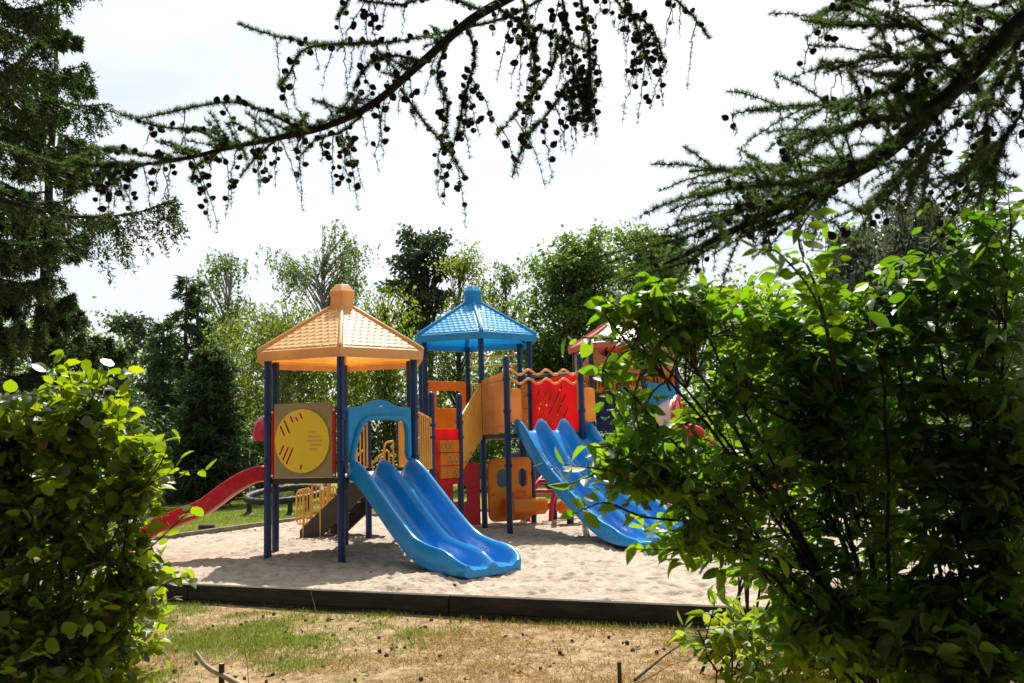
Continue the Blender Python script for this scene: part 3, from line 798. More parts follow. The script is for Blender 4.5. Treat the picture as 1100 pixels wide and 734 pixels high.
# --- slides
def slide(name, top, a, lanes, lw, path, wall, mat, parent=PS, thick=0.06, end_round=0.16, hump=0.07, ns=64, flare=0.05, label=None):
    """moulded trough slide: top (x, y), direction a, path [(s, z)]"""
    a = nrm(np.array(a)); sd = np.array((-a[1], a[0])); sd = -sd          # sd points to the right of a rider's left hand
    P = smooth_path([(s, z) for s, z in path], ns)
    T = np.gradient(P, axis=0); T = nrm(T); Nn = np.stack([-T[:, 1], T[:, 0]], -1)
    Wd = lanes * lw
    ncs = 18 * lanes + 1
    wv = np.linspace(-Wd / 2, Wd / 2, ncs)
    dist = np.abs(((wv + Wd / 2 + lw / 2) % lw) - lw / 2)
    wallw = 0.115
    prof = np.where(dist < wallw, np.cos(np.clip(dist / wallw, 0, 1) * math.pi / 2) ** 1.2, 0)
    b = MB(); rings = []
    for i in range(ns):
        f = i / (ns - 1)
        hgt = wall * (min(1, 0.55 + f * 6) if f < 0.08 else 1.0)
        if f > 0.80: hgt *= 1 - 0.72 * ((f - 0.80) / 0.20) ** 1.6
        wsc = 1 - end_round * max(0, (f - 0.9) / 0.1) ** 2.5
        ring = []
        base = np.array((*(top + a * P[i, 0]), P[i, 1]))
        nv3 = np.array((*(a * Nn[i, 0]), Nn[i, 1])); s3 = np.array((*sd, 0))
        for k_ in range(ncs):
            ring.append(base + s3 * wv[k_] * wsc + nv3 * (prof[k_] * hgt))
        e = Wd / 2 * wsc
        lip = 0.03 if f < 0.97 else 0.03 * (1 - (f - .97) / .03 * .6)
        ring.append(base + s3 * (e + 0.022) + nv3 * (hgt - 0.004)); ring.append(base + s3 * (e + 0.036) + nv3 * (hgt - 0.03))
        ring.append(base + s3 * (e + 0.03) + nv3 * (-thick * 0.6)); ring.append(base + s3 * (e - 0.02) + nv3 * (-thick))
        ring.append(base - s3 * (e - 0.02) + nv3 * (-thick)); ring.append(base - s3 * (e + 0.03) + nv3 * (-thick * 0.6))
        ring.append(base - s3 * (e + 0.036) + nv3 * (hgt - 0.03)); ring.append(base - s3 * (e + 0.022) + nv3 * (hgt - 0.004))
        rings.append(ring)
    m = len(rings[0])
    vs = [v for r in rings for v in r]
    fs = [(i * m + k_, i * m + (k_ + 1) % m, (i + 1) * m + (k_ + 1) % m, (i + 1) * m + k_) for i in range(ns - 1) for k_ in range(m)]
    fs.append(tuple(range(m - 1, -1, -1))); fs.append(tuple((ns - 1) * m + k_ for k_ in range(m)))
    b.add(vs, fs)
    o = b.build(name, M[mat], parent, smooth=50)
    if label: o['label'] = label
    return o

mid = (hexv(C1, 0) + hexv(C1, 1)) / 2
ux = nrm(hexv(C1, 1) - hexv(C1, 0)); dn = np.array((ux[1], -ux[0]))
sl1 = slide('double_slide', mid - dn * 0.02, dn, 2, 0.475, [(0, 1.17), (0.16, 1.165), (0.36, 1.06), (0.75, 0.78), (1.2, 0.46), (1.62, 0.215), (2.02, 0.115), (2.4, 0.09), (2.66, 0.085)], 0.235, 'blue', thick=0.085, label='wide blue double slide')

# --- hood arch over the double slide
hw = np.linalg.norm(hexv(C1, 1) - hexv(C1, 0)) - 0.16
ol = [(-hw / 2, 0.30), (-hw / 2, 0.98), (-hw * 0.28, 1.0), (-hw * 0.14, 1.075), (0, 1.10), (hw * 0.14, 1.075), (hw * 0.28, 1.0), (hw / 2, 0.98), (hw / 2, 0.28), (hw / 2 - 0.07, 0.22), (hw / 2 - 0.10, 0.30), (hw / 2 - 0.09, 0.60)]
for a in np.linspace(0, 90, 7): ol.append((hw / 2 - 0.11 - 0.12 + 0.12 * math.cos(R_(a)), 0.70 + 0.12 * math.sin(R_(a))))
for a in np.linspace(90, 180, 7): ol.append((-hw / 2 + 0.34 + 0.16 * math.cos(R_(a)), 0.66 + 0.16 * math.sin(R_(a))))
ol += [(-hw / 2 + 0.13, 0.45), (-hw / 2 + 0.07, 0.22), (-hw / 2 + 0.02, 0.2)]
hd = panel('slide_hood', ol, [], np.array((*(mid + dn * 0.02), D1)), (*ux, 0), 0.07, M['skyblue'], PS, bevel=0.02)
rb = MB()
inner = [(-hw / 2 + 0.05, 0.22), (-hw / 2 + 0.10, 0.45), (-hw / 2 + 0.17, 0.66), (-hw / 2 + 0.24, 0.77), (-hw / 2 + 0.38, 0.83), (hw / 2 - 0.24, 0.83), (hw / 2 - 0.13, 0.78), (hw / 2 - 0.08, 0.66), (hw / 2 - 0.075, 0.45), (hw / 2 - 0.085, 0.24)]
ip = smooth_path(inner, 40)
rb.tube([np.array((*(mid + dn * 0.075 + ux * a), D1 + z)) for a, z in ip], 0.036, 10)
rb.build('rolled_lip', M['skyblue'], hd)
plq = MB(); plq.box(np.array((*(mid + dn * 0.059), D1 + 1.0)), (0.05, 0.006, 0.024), ax=[(ux[0], ux[1], 0), (dn[0], dn[1], 0), (0, 0, 1)])
plq.build('plaque', M['metal'], hd, smooth=0)

# --- red wave slide on the left face with its tunnel hood
p4, p5 = hexv(C1, 4), hexv(C1, 5)
ml = (p4 + p5) / 2; ul = nrm(p5 - p4); dl = np.array((ul[1], -ul[0])); dl = dl if dl[0] < 0 else -dl
slide('wave_slide', ml - dl * 0.02, dl, 1, 0.56, [(0, 1.17), (0.25, 1.15), (0.55, 1.0), (0.95, 0.72), (1.3, 0.58), (1.65, 0.44), (2.05, 0.2), (2.35, 0.12), (2.6, 0.10)], 0.18, 'red', label='red wavy slide')
hb = MB(); ang = np.linspace(-8, 188, 18)
rings = []
for s_, sc in ((0.0, 1.0), (0.09, 0.97), (0.17, 0.86), (0.22, 0.66), (0.245, 0.40)):
    rings.append([np.array((*(ml + dl * (0.02 + s_) + ul * (0.38 * sc * math.cos(R_(a)))), D1 + 0.60 + 0.36 * sc * math.sin(R_(a)))) for a in ang])
for th in (0, 1):
    pass
vs = [v for r in rings for v in r]; m = len(ang)
hb.add(vs, [(i * m + k, i * m + k + 1, (i + 1) * m + k + 1, (i + 1) * m + k) for i in range(4) for k in range(m - 1)])
ho = hb.build('tunnel_hood', M['red'], PS)
sm = ho.modifiers.new("solid", 'SOLIDIFY'); sm.thickness = 0.03

# --- railings
def railing(p, q, zb0, zb1, zt0, zt1, n, parent=PS, name='railing', r=0.014, rt=0.019):
    b = MB(); p = np.array(p); q = np.array(q)
    b.tube([(*p, zt0), (*q, zt1)], rt, 10); b.tube([(*p, zb0), (*q, zb1)], rt, 10)
    for i in range(n):
        f = (i + 0.5) / n if n < 3 else i / (n - 1)
        xy = p + (q - p) * f
        b.tube([(*xy, zb0 + (zb1 - zb0) * f), (*xy, zt0 + (zt1 - zt0) * f)], r, 8)
    return b.build(name, M['rail'], parent)

FR1, BR1, BK1, BL1 = hexv(C1, 1), hexv(C1, 2), hexv(C1, 3), hexv(C1, 4)
FL2, FT2, FR2, BR2, BK2, BL2 = hexv(C2, 5), hexv(C2, 0), hexv(C2, 1), hexv(C2, 2), hexv(C2, 3), hexv(C2, 4)
PA = W(464.6, 520, 15.75)[:2]; PB = W(494.8, 520, 16.5)[:2]
PCc = np.array((-0.118, 16.685)); PD = W(626, 480, 17.15)[:2]
post(PA, 2.42, collars=(1.05, 1.72, 1.92), cap=True); post(PB, 2.42, collars=(1.05, 1.72, 1.98), cap=True)
post(PCc, 3.08, collars=(1.2, 1.66, 2.15, 2.72), cap=True); post(PD, 3.14, collars=(1.2, 1.66, 2.15, 2.72), cap=True, sleeve=True)
dA = nrm(PA - FR1); dB = nrm(FT2 - PB)
railing(FR1 + dA * 0.07, PA - dA * 0.07, D1 + 0.06, D1 + 0.06, 2.10, 2.02, 8)
railing(PB + dB * 0.08, FT2 - dB * 0.10, D1 - 0.02, D2 - 0.04, 2.06, 2.74, 15)
deck([FR1 + dA * .05, PA, PB, PB + (-0.95, 0.5), BR1], D1)
# stair flight from the landing to the second tower
for i in range(3):
    f = (i + 1) / 4
    b = MB(); c0 = PB + dB * (np.linalg.norm(FT2 - PB) * f); n2 = np.array((-dB[1], dB[0]))
    b.bar((*c0, D1 + 0.6 * f - 0.03), (*(c0 + n2 * 0.9), D1 + 0.6 * f - 0.03), 0.3, 0.05); b.build('stair_tread', M['deck'], PS, smooth=0)

# --- noughts and crosses panel between the short posts
ub = nrm(PB - PA); lb_ = np.linalg.norm(PB - PA); nb = np.array((ub[1], -ub[0]))
ob = np.array((*PA, 0.0))
tp_ = panel('game_panel', [(0.07, 0.92), (lb_ - 0.07, 0.92), (lb_ - 0.07, 1.86), (0.07, 1.86)],
            [[(0.16, 1.02), (lb_ - 0.11, 1.02), (lb_ - 0.11, 1.68), (0.16, 1.68)]], ob, (*ub, 0), 0.04, M['redboard'], PS)
bw = (lb_ - 0.27) / 3
marks = ('ox ', ' xo', '  o')
for r_ in range(3):
    for c_ in range(3):
        cxy = ob + np.array((*(ub * (0.16 + bw * (c_ + 0.5))), 1.68 - 0.22 * (r_ + 0.5)))
        b = MB(); b.box(cxy, (bw - 0.006, 0.13, 0.205), ax=[(ub[0], ub[1], 0), (nb[0], nb[1], 0), (0, 0, 1)])
        blk = b.build('block', M['orange'], tp_, smooth=0, bevel=0.016)
        mk = marks[r_][c_]
        fr = cxy + np.array((*(nb * 0.066), 0))
        if mk == 'o':
            g = MB(); g.tube([fr + np.array((*(ub * 0.055 * math.cos(a)), 0.062 * math.sin(a))) for a in np.linspace(0, 2 * math.pi, 25)], 0.011, 6); g.build('letter', M['olive'], blk)
        elif mk == 'x':
            g = MB()
            for sgn in (1, -1): g.tube([fr + np.array((*(ub * -0.05 * sgn), -0.06)), fr + np.array((*(ub * 0.05 * sgn), 0.06))], 0.011, 6)
            g.build('letter', M['olive'], blk)

# --- second tower: window board at the back left, overhead bars, climbing frame
def facepanel(name, p, q, z0, outline, holes, mat, thick=0.035, parent=PS, inset=0.0, bevel=0.006):
    u = nrm(q - p); return panel(name, outline, holes, np.array((*p, z0)), (*u, 0), thick, M[mat], parent, bevel=bevel)
l34 = np.linalg.norm(BK2 - BL2)
facepanel('window_panel', BL2, BK2, D2, rrect(0.06, 0.02, l34 - 0.06, 1.20, 0.05), [rrect(0.38, 0.62, l34 - 0.22, 1.0, 0.05)], 'orange')
for zz in (3.28, 3.50):
    b = MB(); b.tube([(*BK2, zz), (*BR2, zz)], 0.022, 10); b.build('overhead_bar', M['rail'], PS)
vb = nrm(BR2 - BK2)
fr_ = MB(); a0 = BK2 + vb * 0.08; a1 = BK2 + vb * 0.40
fr_.tube([(*a0, D2 + 0.02), (*a0, 2.92), (*a1, 2.92), (*a1, D2 + 0.02)], 0.022, 8)
for f in (0.33, 0.66): fr_.tube([(*(a0 + (a1 - a0) * f), D2 + .02), (*(a0 + (a1 - a0) * f), 2.92)], 0.014, 6)
fr_.build('grab_frame', M['rail'], PS)
l12 = np.linalg.norm(BR2 - FR2)
facepanel('side_panel', FR2, BR2, D2, rrect(0.08, 0.02, l12 - 0.08, 1.05, 0.04), [slot(l12 / 2, z, l12 - 0.5, 0.02, 0) for z in (0.28, 0.54, 0.8)], 'orange')

# --- bay in front of the second tower with the triple slide
deck([FT2, PCc, PD, FR2], D2)
uc = nrm(PCc - FT2); lc = np.linalg.norm(PCc - FT2)
grooves = [slot(0.28 + 0.2 * i, 0.52, 0.62, 0.016, R_(66)) for i in range(5)] + [slot(0.2 + 0.2 * i, 0.30, 0.2, 0.016, R_(66)) for i in range(3)]
facepanel('carved_panel', FT2, PCc, D2, [(0.07, 0.0), (lc - 0.07, 0.03), (lc - 0.07, 1.10), (0.07, 1.05)], [], 'tan', thick=0.05)
cg = MB()
nc = np.array((uc[1], -uc[0]))
for i in range(7):
    for j in range(2):
        ctr = np.array((*(FT2 + uc * (0.30 + 0.17 * i) + nc * 0.027), D2 + 0.34 + 0.42 * j))
        cg.box(ctr, (0.30, 0.008, 0.020), ax=[(uc[0] * .45, uc[1] * .45, 0.89), (nc[0], nc[1], 0), (-uc[0] * .89, -uc[1] * .89, .45)])
cg.box(np.array((*(FT2 + uc * lc / 2 + nc * 0.027), D2 + 0.96)), (lc - 0.35, 0.010, 0.022), ax=[(uc[0], uc[1], 0), (nc[0], nc[1], 0), (0, 0, 1)])
cg.box(np.array((*(FT2 + uc * lc / 2 + nc * 0.027), D2 + 0.14)), (lc - 0.35, 0.010, 0.022), ax=[(uc[0], uc[1], 0), (nc[0], nc[1], 0), (0, 0, 1)])
cg.build('carved_rib', M['tan'], PS.children[-1] if False else None, smooth=0) if False else cg.build('carved_rib', M['tan'], [c for c in PS.children if c.name.startswith('carved_panel')][0], smooth=0, bevel=0.003)

ur = nrm(PD - FR2); lr = np.linalg.norm(PD - FR2)
rp = facepanel('slotted_panel', FR2, PD, D2, rrect(0.08, 0.0, lr - 0.10, 1.06, 0.03),
               [slot(x_, z_, l_, 0.06, R_(42)) for x_, z_, l_ in ((0.40, .82, .22), (0.55, .66, .55), (0.72, .56, .85), (1.0, .55, 1.0), (1.22, .46, .8), (1.42, .32, .45))], 'redboard', thick=0.014, bevel=0)
uw = nrm(PD - PCc); lw_ = np.linalg.norm(PD - PCc)
wb = MB()
for zo in (1.06, 0.90):
    xs_ = np.linspace(0.06, lw_ - 0.06, 60)
    wb.tube([(*(PCc + uw * xx), D2 + zo + 0.045 * math.sin(2 * math.pi * xx / (lw_ / 4.2)) + 0.02) for xx in xs_], 0.022, 8)
wb.tube([(*(PCc + uw * 0.06), D2 + 1.05), (*(PCc + uw * 0.06), D2 + 0.72)], 0.02, 8)
wb.tube([(*(PCc + uw * (lw_ - 0.06)), D2 + 1.1), (*(PCc + uw * (lw_ - 0.06)), D2 + 0.38)], 0.02, 8)
wb.build('wavy_rail', M['tan'], PS)
for pc, nm in ((PCc, 0), (PD, 1)):
    panel('side_wing', rrect(0.05, 0.02 + 0.16, 0.27, 0.80, 0.07), [], np.array((*pc, D2)), (*uw, 0), 0.04, M['tan'], PS, bevel=0.01)
dS = np.array((0.50, -0.87)); tS = np.array((0.87, 0.50))
topS = PCc + tS * 0.79 + np.array((0.06, 0.02))
s3 = slide('triple_slide', topS, dS, 3, 0.475, [(0, 1.80), (0.13, 1.78), (0.36, 1.58), (0.8, 1.16), (1.4, 0.76), (2.0, 0.42), (2.5, 0.18), (2.9, 0.10), (3.2, 0.085)], 0.215, 'blue', label='tall blue slide with three lanes and pale scribbles')
gf = MB()
rg = random.Random(5)
for s_ in range(7):
    w0 = -0.46 + 0.16 * s_; pts = []
    for i in range(7):
        ss = 0.88 + 0.12 * (i % 2) - 0.02 * i + rg.uniform(-.05, .05); ww = w0 + 0.05 * i + rg.uniform(-.03, .03)
        if abs(abs(ww) - 0.245) < 0.10: ww += 0.0
        zz = np.interp(ss, [0.36, 0.58, 0.8, 1.1, 1.4], [1.58, 1.36, 1.16, 0.955, 0.76])
        d_ = abs(((ww + 0.6825 + 0.2275) % 0.455) - 0.2275)
        hh = 0.215 * (math.cos(min(d_ / 0.115, 1) * math.pi / 2) ** 1.2 if d_ < 0.115 else 0)
        sdv = -np.array((-dS[1], dS[0])); xy = topS + dS * (ss + 0.62 * hh) + sdv * ww
        pts.append((*xy, zz + 0.79 * hh + 0.008))
    gf.tube(pts, 0.007, 5)
gf.build('scribble', M['white'], s3)

# --- boards at ground level under the second tower
lf = np.linalg.norm(FR2 - FT2)
eng = facepanel('window_front', FT2, FR2, 0.0, rrect(0.10, 0.10, lf - 0.02, 1.32, 0.17), [rrect(0.30, 0.74, 0.64, 1.10, 0.11), rrect(0.84, 0.74, 1.06, 1.10, 0.10)], 'orange', thick=0.05)
eng['label'] = 'orange board with two windows and a counter'
uf = nrm(FR2 - FT2); nf = np.array((uf[1], -uf[0]))
cn = MB()
prof = [(0.02, 0.20), (0.30, 0.20), (0.38, 0.28), (0.38, 0.46), (0.34, 0.52), (0.02, 0.52)]
vs = [np.array((*(FT2 + uf * a + nf * d), z)) for a in (0.42, lf + 0.06) for d, z in prof]
m = len(prof); cn.add(vs, [(i, (i + 1) % m, m + (i + 1) % m, m + i) for i in range(m)] + [tuple(range(m - 1, -1, -1)), tuple(range(m, 2 * m))])
cn.build('counter', M['orange'], eng, smooth=0, bevel=0.02)
for a, z in ((0.22, 0.62), (0.72, 0.62), (1.0, 0.62)):
    c_ = np.array((*(FT2 + uf * a + nf * 0.027), z)); kb = MB(); kb.tube([c_, c_ + np.array((*(nf * 0.02), 0))], 0.03, 12)
    kb.build('knob', M['orange'], eng)
kb = MB(); kb.tube([np.array((*(FT2 + uf * 0.80 + nf * 0.03), 0.66)), np.array((*(FT2 + uf * 0.95 + nf * 0.03), 0.66))], 0.014, 8)
kb.build('handle', M['orange'], eng)
l50 = np.linalg.norm(FT2 - FL2)
facepanel('red_ground_panel', FL2, FT2, 0.0, rrect(0.10, 0.06, l50 - 0.09, 1.24, 0.04), [rrect(0.56, 0.50, 0.86, 0.84, 0.04)], 'red')

# --- back stair of the first tower with looped yellow handrails
E0, F0 = W(395.6, 500, 16.9)[:2], W(430, 500, 16.8)[:2]
post(E0, 2.32, collars=(1.2, 1.75, 2.1), cap=True); post(F0, 2.32, collars=(1.2, 1.75, 2.1), cap=True)
deck([BR1, BK1, E0, F0], D1)
sE = E0 + (-0.02, 0.0); dst = nrm(np.array((-1.0, 0.42))); nst = np.array((dst[1], -dst[0])) * -1
nst = nst if nst[1] > 0 else -nst
for i in range(5):
    b = MB(); c0 = sE + dst * (0.20 + 0.25 * i); zz = D1 - 0.2 * (i + 1) + 0.0
    b.bar((*c0, zz), (*(c0 + nst * 0.85), zz), 0.27, 0.05); b.build('stair_tread', M['deck'], PS, smooth=0)
for sgn in (0, 0.85):
    b = MB(); q0 = sE + nst * sgn
    vs = []
    for sgn2 in (-0.02, 0.02):
        vs += [np.array((*(q0 + nst * sgn2 + dst * a), z)) for a, z in ((0.0, D1 - 0.02), (0.14, D1 - 0.02), (1.42, 0.12), (1.42, -0.05), (1.05, -0.05), (0.0, 0.80))]
    b.add(vs, [tuple(range(5, -1, -1)), tuple(range(6, 12))] + [(i, (i + 1) % 6, 6 + (i + 1) % 6, 6 + i) for i in range(6)])
    b.build('stringer', M['deck'], PS, smooth=0)
    b = MB()
    def loop(s0, s1, zb0, zb1, h):
        pts = [(*(q0 + dst * s0), zb0), (*(q0 + dst * s0), zb0 + h), (*(q0 + dst * (s0 + 0.04)), zb0 + h + 0.05), (*(q0 + dst * (s1 - 0.04)), zb1 + h + 0.03), (*(q0 + dst * s1), zb1 + h - 0.03), (*(q0 + dst * s1), zb1), (*(q0 + dst * (s1 - 0.05)), zb1 - 0.05), (*(q0 + dst * (s0 + 0.05)), zb0 - 0.05), (*(q0 + dst * s0), zb0)]
        b.tube(pts, 0.02, 8)
        for f in (0.25, 0.5, 0.75):
            xy = q0 + dst * (s0 + (s1 - s0) * f); zb = zb0 + (zb1 - zb0) * f
            b.tube([(*xy, zb - 0.04), (*xy, zb + h + 0.02)], 0.013, 6)
    loop(0.05, 0.78, D1 - 0.1, 0.58, 0.42)
    loop(0.82, 1.16, 0.42, 0.40, 0.62); loop(1.2, 1.50, 0.30, 0.28, 0.52)
    for s_ in (0.98, 1.35): b.tube([(*(q0 + dst * s_), -0.1), (*(q0 + dst * s_), 0.85)], 0.026, 8)
    b.build('handrail', M['rail'], PS)
gl = MB(); g0 = E0 + nrm(F0 - E0) * 0.30
gl.tube(smooth_path([(*g0, D1), (*g0, D1 + 0.40), (*(g0 + (0.05, 0)), D1 + 0.50), (*(g0 + (0.16, 0)), D1 + 0.52)], 16), 0.02, 8)
gl.tube([(*(g0 + (0.16, 0)), D1 + 0.52), (*(g0 + (0.16, 0)), D1)], 0.02, 8)
gl.build('grab_loop', M['rail'], PS)
railing(BR1 + (0, 0.1), F0 - (0, 0.1), D1 + 0.08, D1 + 0.08, 2.0, 2.0, 8)
railing(BK1 + (0, 0.1), E0 - (0, 0.1), D1 + 0.08, D1 + 0.08, 2.0, 2.0, 7)

# ------------------------------------------------------------------ third tower, mostly behind the leaves
C3 = W(674, 470, 24.0)[:2]
T3 = empty('castle_tower', (*C3, 0), 'play tower with faded red peaked roof and scooped tan boards behind the leafy shrub', 'play tower')
PH3 = R_(14)
def hv3(k, r=1.3):
    a = R_(-90 + 60 * k) + PH3
    return np.array((C3[0] + r * math.cos(a), C3[1] + r * math.sin(a)))
D3 = 2.78
for k in range(6): post(hv3(k), 4.02, parent=T3, collars=(2.0, 3.2))
hexroof(C3, 3.87, T3, 'pink_roof', 'pink_roof', R=1.45, phi=PH3)
deck([hv3(k, 1.27) for k in range(6)], D3, parent=T3)
for k in range(6):
    p, q = hv3(k), hv3(k + 1); l_ = np.linalg.norm(q - p)
    top = [(l_ - 0.04, 0.98)] + [(l_ / 2 + (l_ / 2 - 0.18) * math.cos(R_(a)), 0.98 - 0.30 * math.sin(R_(a))) for a in range(0, 181, 15)] + [(0.04, 0.98)]
    facepanel('scooped_board', p, q, D3 + 0.12, [(0.10, 0.30), (l_ - 0.10, 0.30)] + top, [], 'tan', parent=T3)
    b = MB(); u = nrm(q - p)
    b.tube([(*(p + u * 0.08), D3 + 0.05), (*(q - u * 0.08), D3 + 0.05)], 0.018, 6)
    for f in np.linspace(0.12, 0.88, 8): b.tube([(*(p + (q - p) * f), D3 + 0.05), (*(p + (q - p) * f), D3 + 0.45)], 0.016, 6)
    b.build('baluster_row', M['orange'], T3)
for k in (0, 1):
    p, q = hv3(k), hv3(k + 1)
    facepanel('blue_board', p, q, 2.0, rrect(0.08, 0.05, np.linalg.norm(q - p) - 0.08, 0.98, 0.08), [], 'skyblue', parent=T3)
# rope net of dark blue on the left face
p, q = hv3(5), hv3(0); b = MB(); u = nrm(q - p); l_ = np.linalg.norm(q - p)
for f in np.linspace(0.08, 0.92, 7): b.tube([(*(p + (q - p) * f), 0.2), (*(p + (q - p) * f), 2.65)], 0.010, 5)
for z_ in np.linspace(0.4, 2.6, 9): b.tube([(*(p + u * .06), z_), (*(q - u * .06), z_)], 0.010, 5)
b.build('climbing_net', M['navy'], T3)
facepanel('navy_board', hv3(5) + (0.0, 0.2), hv3(0) + (0, 0.25), 1.85, rrect(0.1, 0, l_ * 0.45, 0.85, 0.05), [], 'navy', parent=T3)
# spiral hood at its right: pale red striped shell with a bright red rim
hc = W(728, 440, 22.3)
hs = MB(); rings = []
for s_ in np.linspace(0, 1, 9):
    rr = 0.62 * math.sqrt(max(0.02, 1 - 0.75 * s_ * s_))
    rings.append([np.array((hc[0] - 0.85 * s_ + rr * 0.35 * math.cos(R_(a)), hc[1] + rr * math.cos(R_(a)), 1.95 + rr * 1.05 * math.sin(R_(a)) - 0.25 * s_)) for a in np.linspace(-10, 190, 19)])
vs = [v for r in rings for v in r]
hs.add(vs, [(i * 19 + k, i * 19 + k + 1, (i + 1) * 19 + k + 1, (i + 1) * 19 + k) for i in range(8) for k in range(18)])
M['palered'] = surf('sunlit_red_plastic', [(0.75, 0.40, 0.34), (0.72, 0.60, 0.52)], 3, 0.35, stretch=(3, 1, 1))  # red plastic with the paleness of sunlight put into its colour
sh = hs.build('slide_shell', M['palered'], T3); mm = sh.modifiers.new('solid', 'SOLIDIFY'); mm.thickness = 0.03
rm = MB(); rm.tube(rings[0], 0.05, 8); rm.build('shell_rim', M['red'], sh)
slide('chute', np.array((hc[0], hc[1])), np.array((0.75, -0.66)), 1, 0.6, [(0, 1.75), (0.3, 1.7), (0.9, 1.2), (1.7, 0.6), (2.3, 0.25), (2.8, 0.15)], 0.2, 'red', parent=T3)
b = MB(); b.bar((*hc[:2], 1.64), (*(C3 + (0.6, -0.6)), 1.68), 0.75, 0.08); b.build('walkway', M['deck'], T3, smooth=0)
for k in range(2):
    post(hc[:2] + np.array((0.0, -0.36 + 0.72 * k)), 2.0, parent=T3)
# overhead ladder of teal bars reaching back to the blue tower
b = MB()
pa, pb = np.array((*(BR2 + (0.35, -0.2)), 3.02)), np.array((*hv3(5), 3.25))
sdl = nrm(np.cross(pb - pa, (0, 0, 1)))
for sg in (-0.32, 0.32): b.tube([pa + sdl * sg, pb + sdl * sg], 0.035, 8)
for f in np.linspace(0.04, 0.96, 12): b.tube([pa + (pb - pa) * f + sdl * -0.32, pa + (pb - pa) * f + sdl * 0.32], 0.018, 6)
b.build('overhead_ladder', M['teal'], T3)
for sg in (-0.32, 0.32): post((pa + sdl * sg)[:2], 3.06, parent=T3)

# red arched climber and orange hump under the tall slide
ac = G(590, 545, 0); ac = W(588, 545, 20.2)
ar = empty('arch_climber', (ac[0], ac[1], 0), 'red curved arch climber with rungs, standing in the sand behind the tall slide', 'climber')
a0, a1 = W(579, 546, 19.6)[:2], W(640, 546, 21.4)[:2]
for sg in (-0.28, 0.28):
    b = MB(); d_ = nrm(a1 - a0); n_ = np.array((-d_[1], d_[0]))
    L_ = np.linalg.norm(a1 - a0)
    b.tube([(*(a0 + n_ * sg + d_ * (L_ / 2 - L_ / 2 * math.cos(R_(a)))), -0.1 + 1.08 * math.sin(R_(a)) ** 0.8 if 0 < a < 180 else -0.1) for a in range(0, 181, 9)], 0.05, 10)
    b.build('arch_rail', M['red'], ar)
for a in range(18, 170, 17):
    b = MB(); xy = a0 + d_ * (L_ / 2 - L_ / 2 * math.cos(R_(a))); zz = -0.1 + 1.08 * math.sin(R_(a)) ** 0.8
    b.tube([(*(xy - n_ * 0.28), zz), (*(xy + n_ * 0.28), zz)], 0.045, 8); b.build('rung', M['red'], ar)
om = W(612, 540, 18.6)
orr = empty('stepping_pod', (om[0], om[1], 0), 'orange rounded stepping pod on a blue stem in front of the red arch', 'play equipment')
b = MB(); b.lathe((om[0], om[1], 0.22), [(0.06, -0.02), (0.2, 0.0), (0.27, 0.07), (0.28, 0.14), (0.24, 0.22), (0.14, 0.27), (0.03, 0.285)], 24); b.build('pod', M['orange'], orr)
b = MB(); b.lathe((om[0], om[1], 0), [(0.07, -0.15), (0.07, 0.21)], 16); b.build('stem', M['navy'], orr)

# red spring seat seen through the shrub
sp = W(800, 545, 14.6)
sr = empty('spring_rider', (sp[0], sp[1], 0), 'red spring rider with handle bar, glimpsed through the big shrub', 'spring rider')
o_ = np.array((sp[0], sp[1]))
for sg in (-1, 1):
    panel('side_board', smooth_path([(-0.45, 0.40), (-0.42, 0.62), (-0.28, 0.70), (-0.1, 0.60), (0.1, 0.58), (0.26, 0.74), (0.34, 0.98), (0.48, 0.96), (0.52, 0.78), (0.42, 0.5), (0.2, 0.38), (-0.2, 0.36), (-0.45, 0.40)], 36)[:-1].tolist(), [], np.array((*o_, 0.0)) + np.array((0, 0.13 * sg, 0)), (1, 0, 0), 0.03, M['red'], sr)
b = MB(); b.box((o_[0] - 0.12, o_[1], 0.62), (0.36, 0.24, 0.05)); b.build('seat', M['white'], sr, bevel=0.015)
b = MB(); b.tube([(o_[0] + 0.24, o_[1] - 0.3, 0.86), (o_[0] + 0.24, o_[1] + 0.3, 0.86)], 0.018, 8); b.build('handle', M['navy'], sr)
b = MB(); b.tube([(o_[0] + 0.12 * math.cos(t), o_[1] + 0.12 * math.sin(t), 0.02 + 0.38 * t / (12 * math.pi)) for t in np.linspace(0, 12 * math.pi, 110)], 0.016, 6); b.build('spring', M['rubber'], sr)

# ------------------------------------------------------------------ things on the far grass
rc_ = W(306, 537, 25.5)
rg_ = empty('tyre_ring', (rc_[0], rc_[1], 0), 'large tilted black rubber ring on a short foot, on the grass behind the sand', 'climbing ring')
b = MB(); RR = 0.98
cen = np.array((rc_[0], rc_[1], 0.42))
ring = []
for a in np.linspace(0, 2 * math.pi, 61):
    ring.append(cen + np.array((RR * math.cos(a), RR * math.sin(a), 0.13 * math.sin(a) + 0.04 * math.cos(a))))
rad = [0.085 + 0.012 * (i % 2) for i in range(61)]
b.tube(ring, rad, 12, caps=False); b.build('ring', M['rubber'], rg_, smooth=60)
for a in (math.pi, 0.35 * math.pi, 1.62 * math.pi):
    b = MB(); q = cen + np.array((RR * math.cos(a) * .97, RR * math.sin(a) * .97, 0)); b.lathe((q[0], q[1], -0.12), [(0.22, 0), (0.14, 0.06), (0.07, 0.12), (0.06, 0.5)], 14); b.build('foot', M['rubber'], rg_)

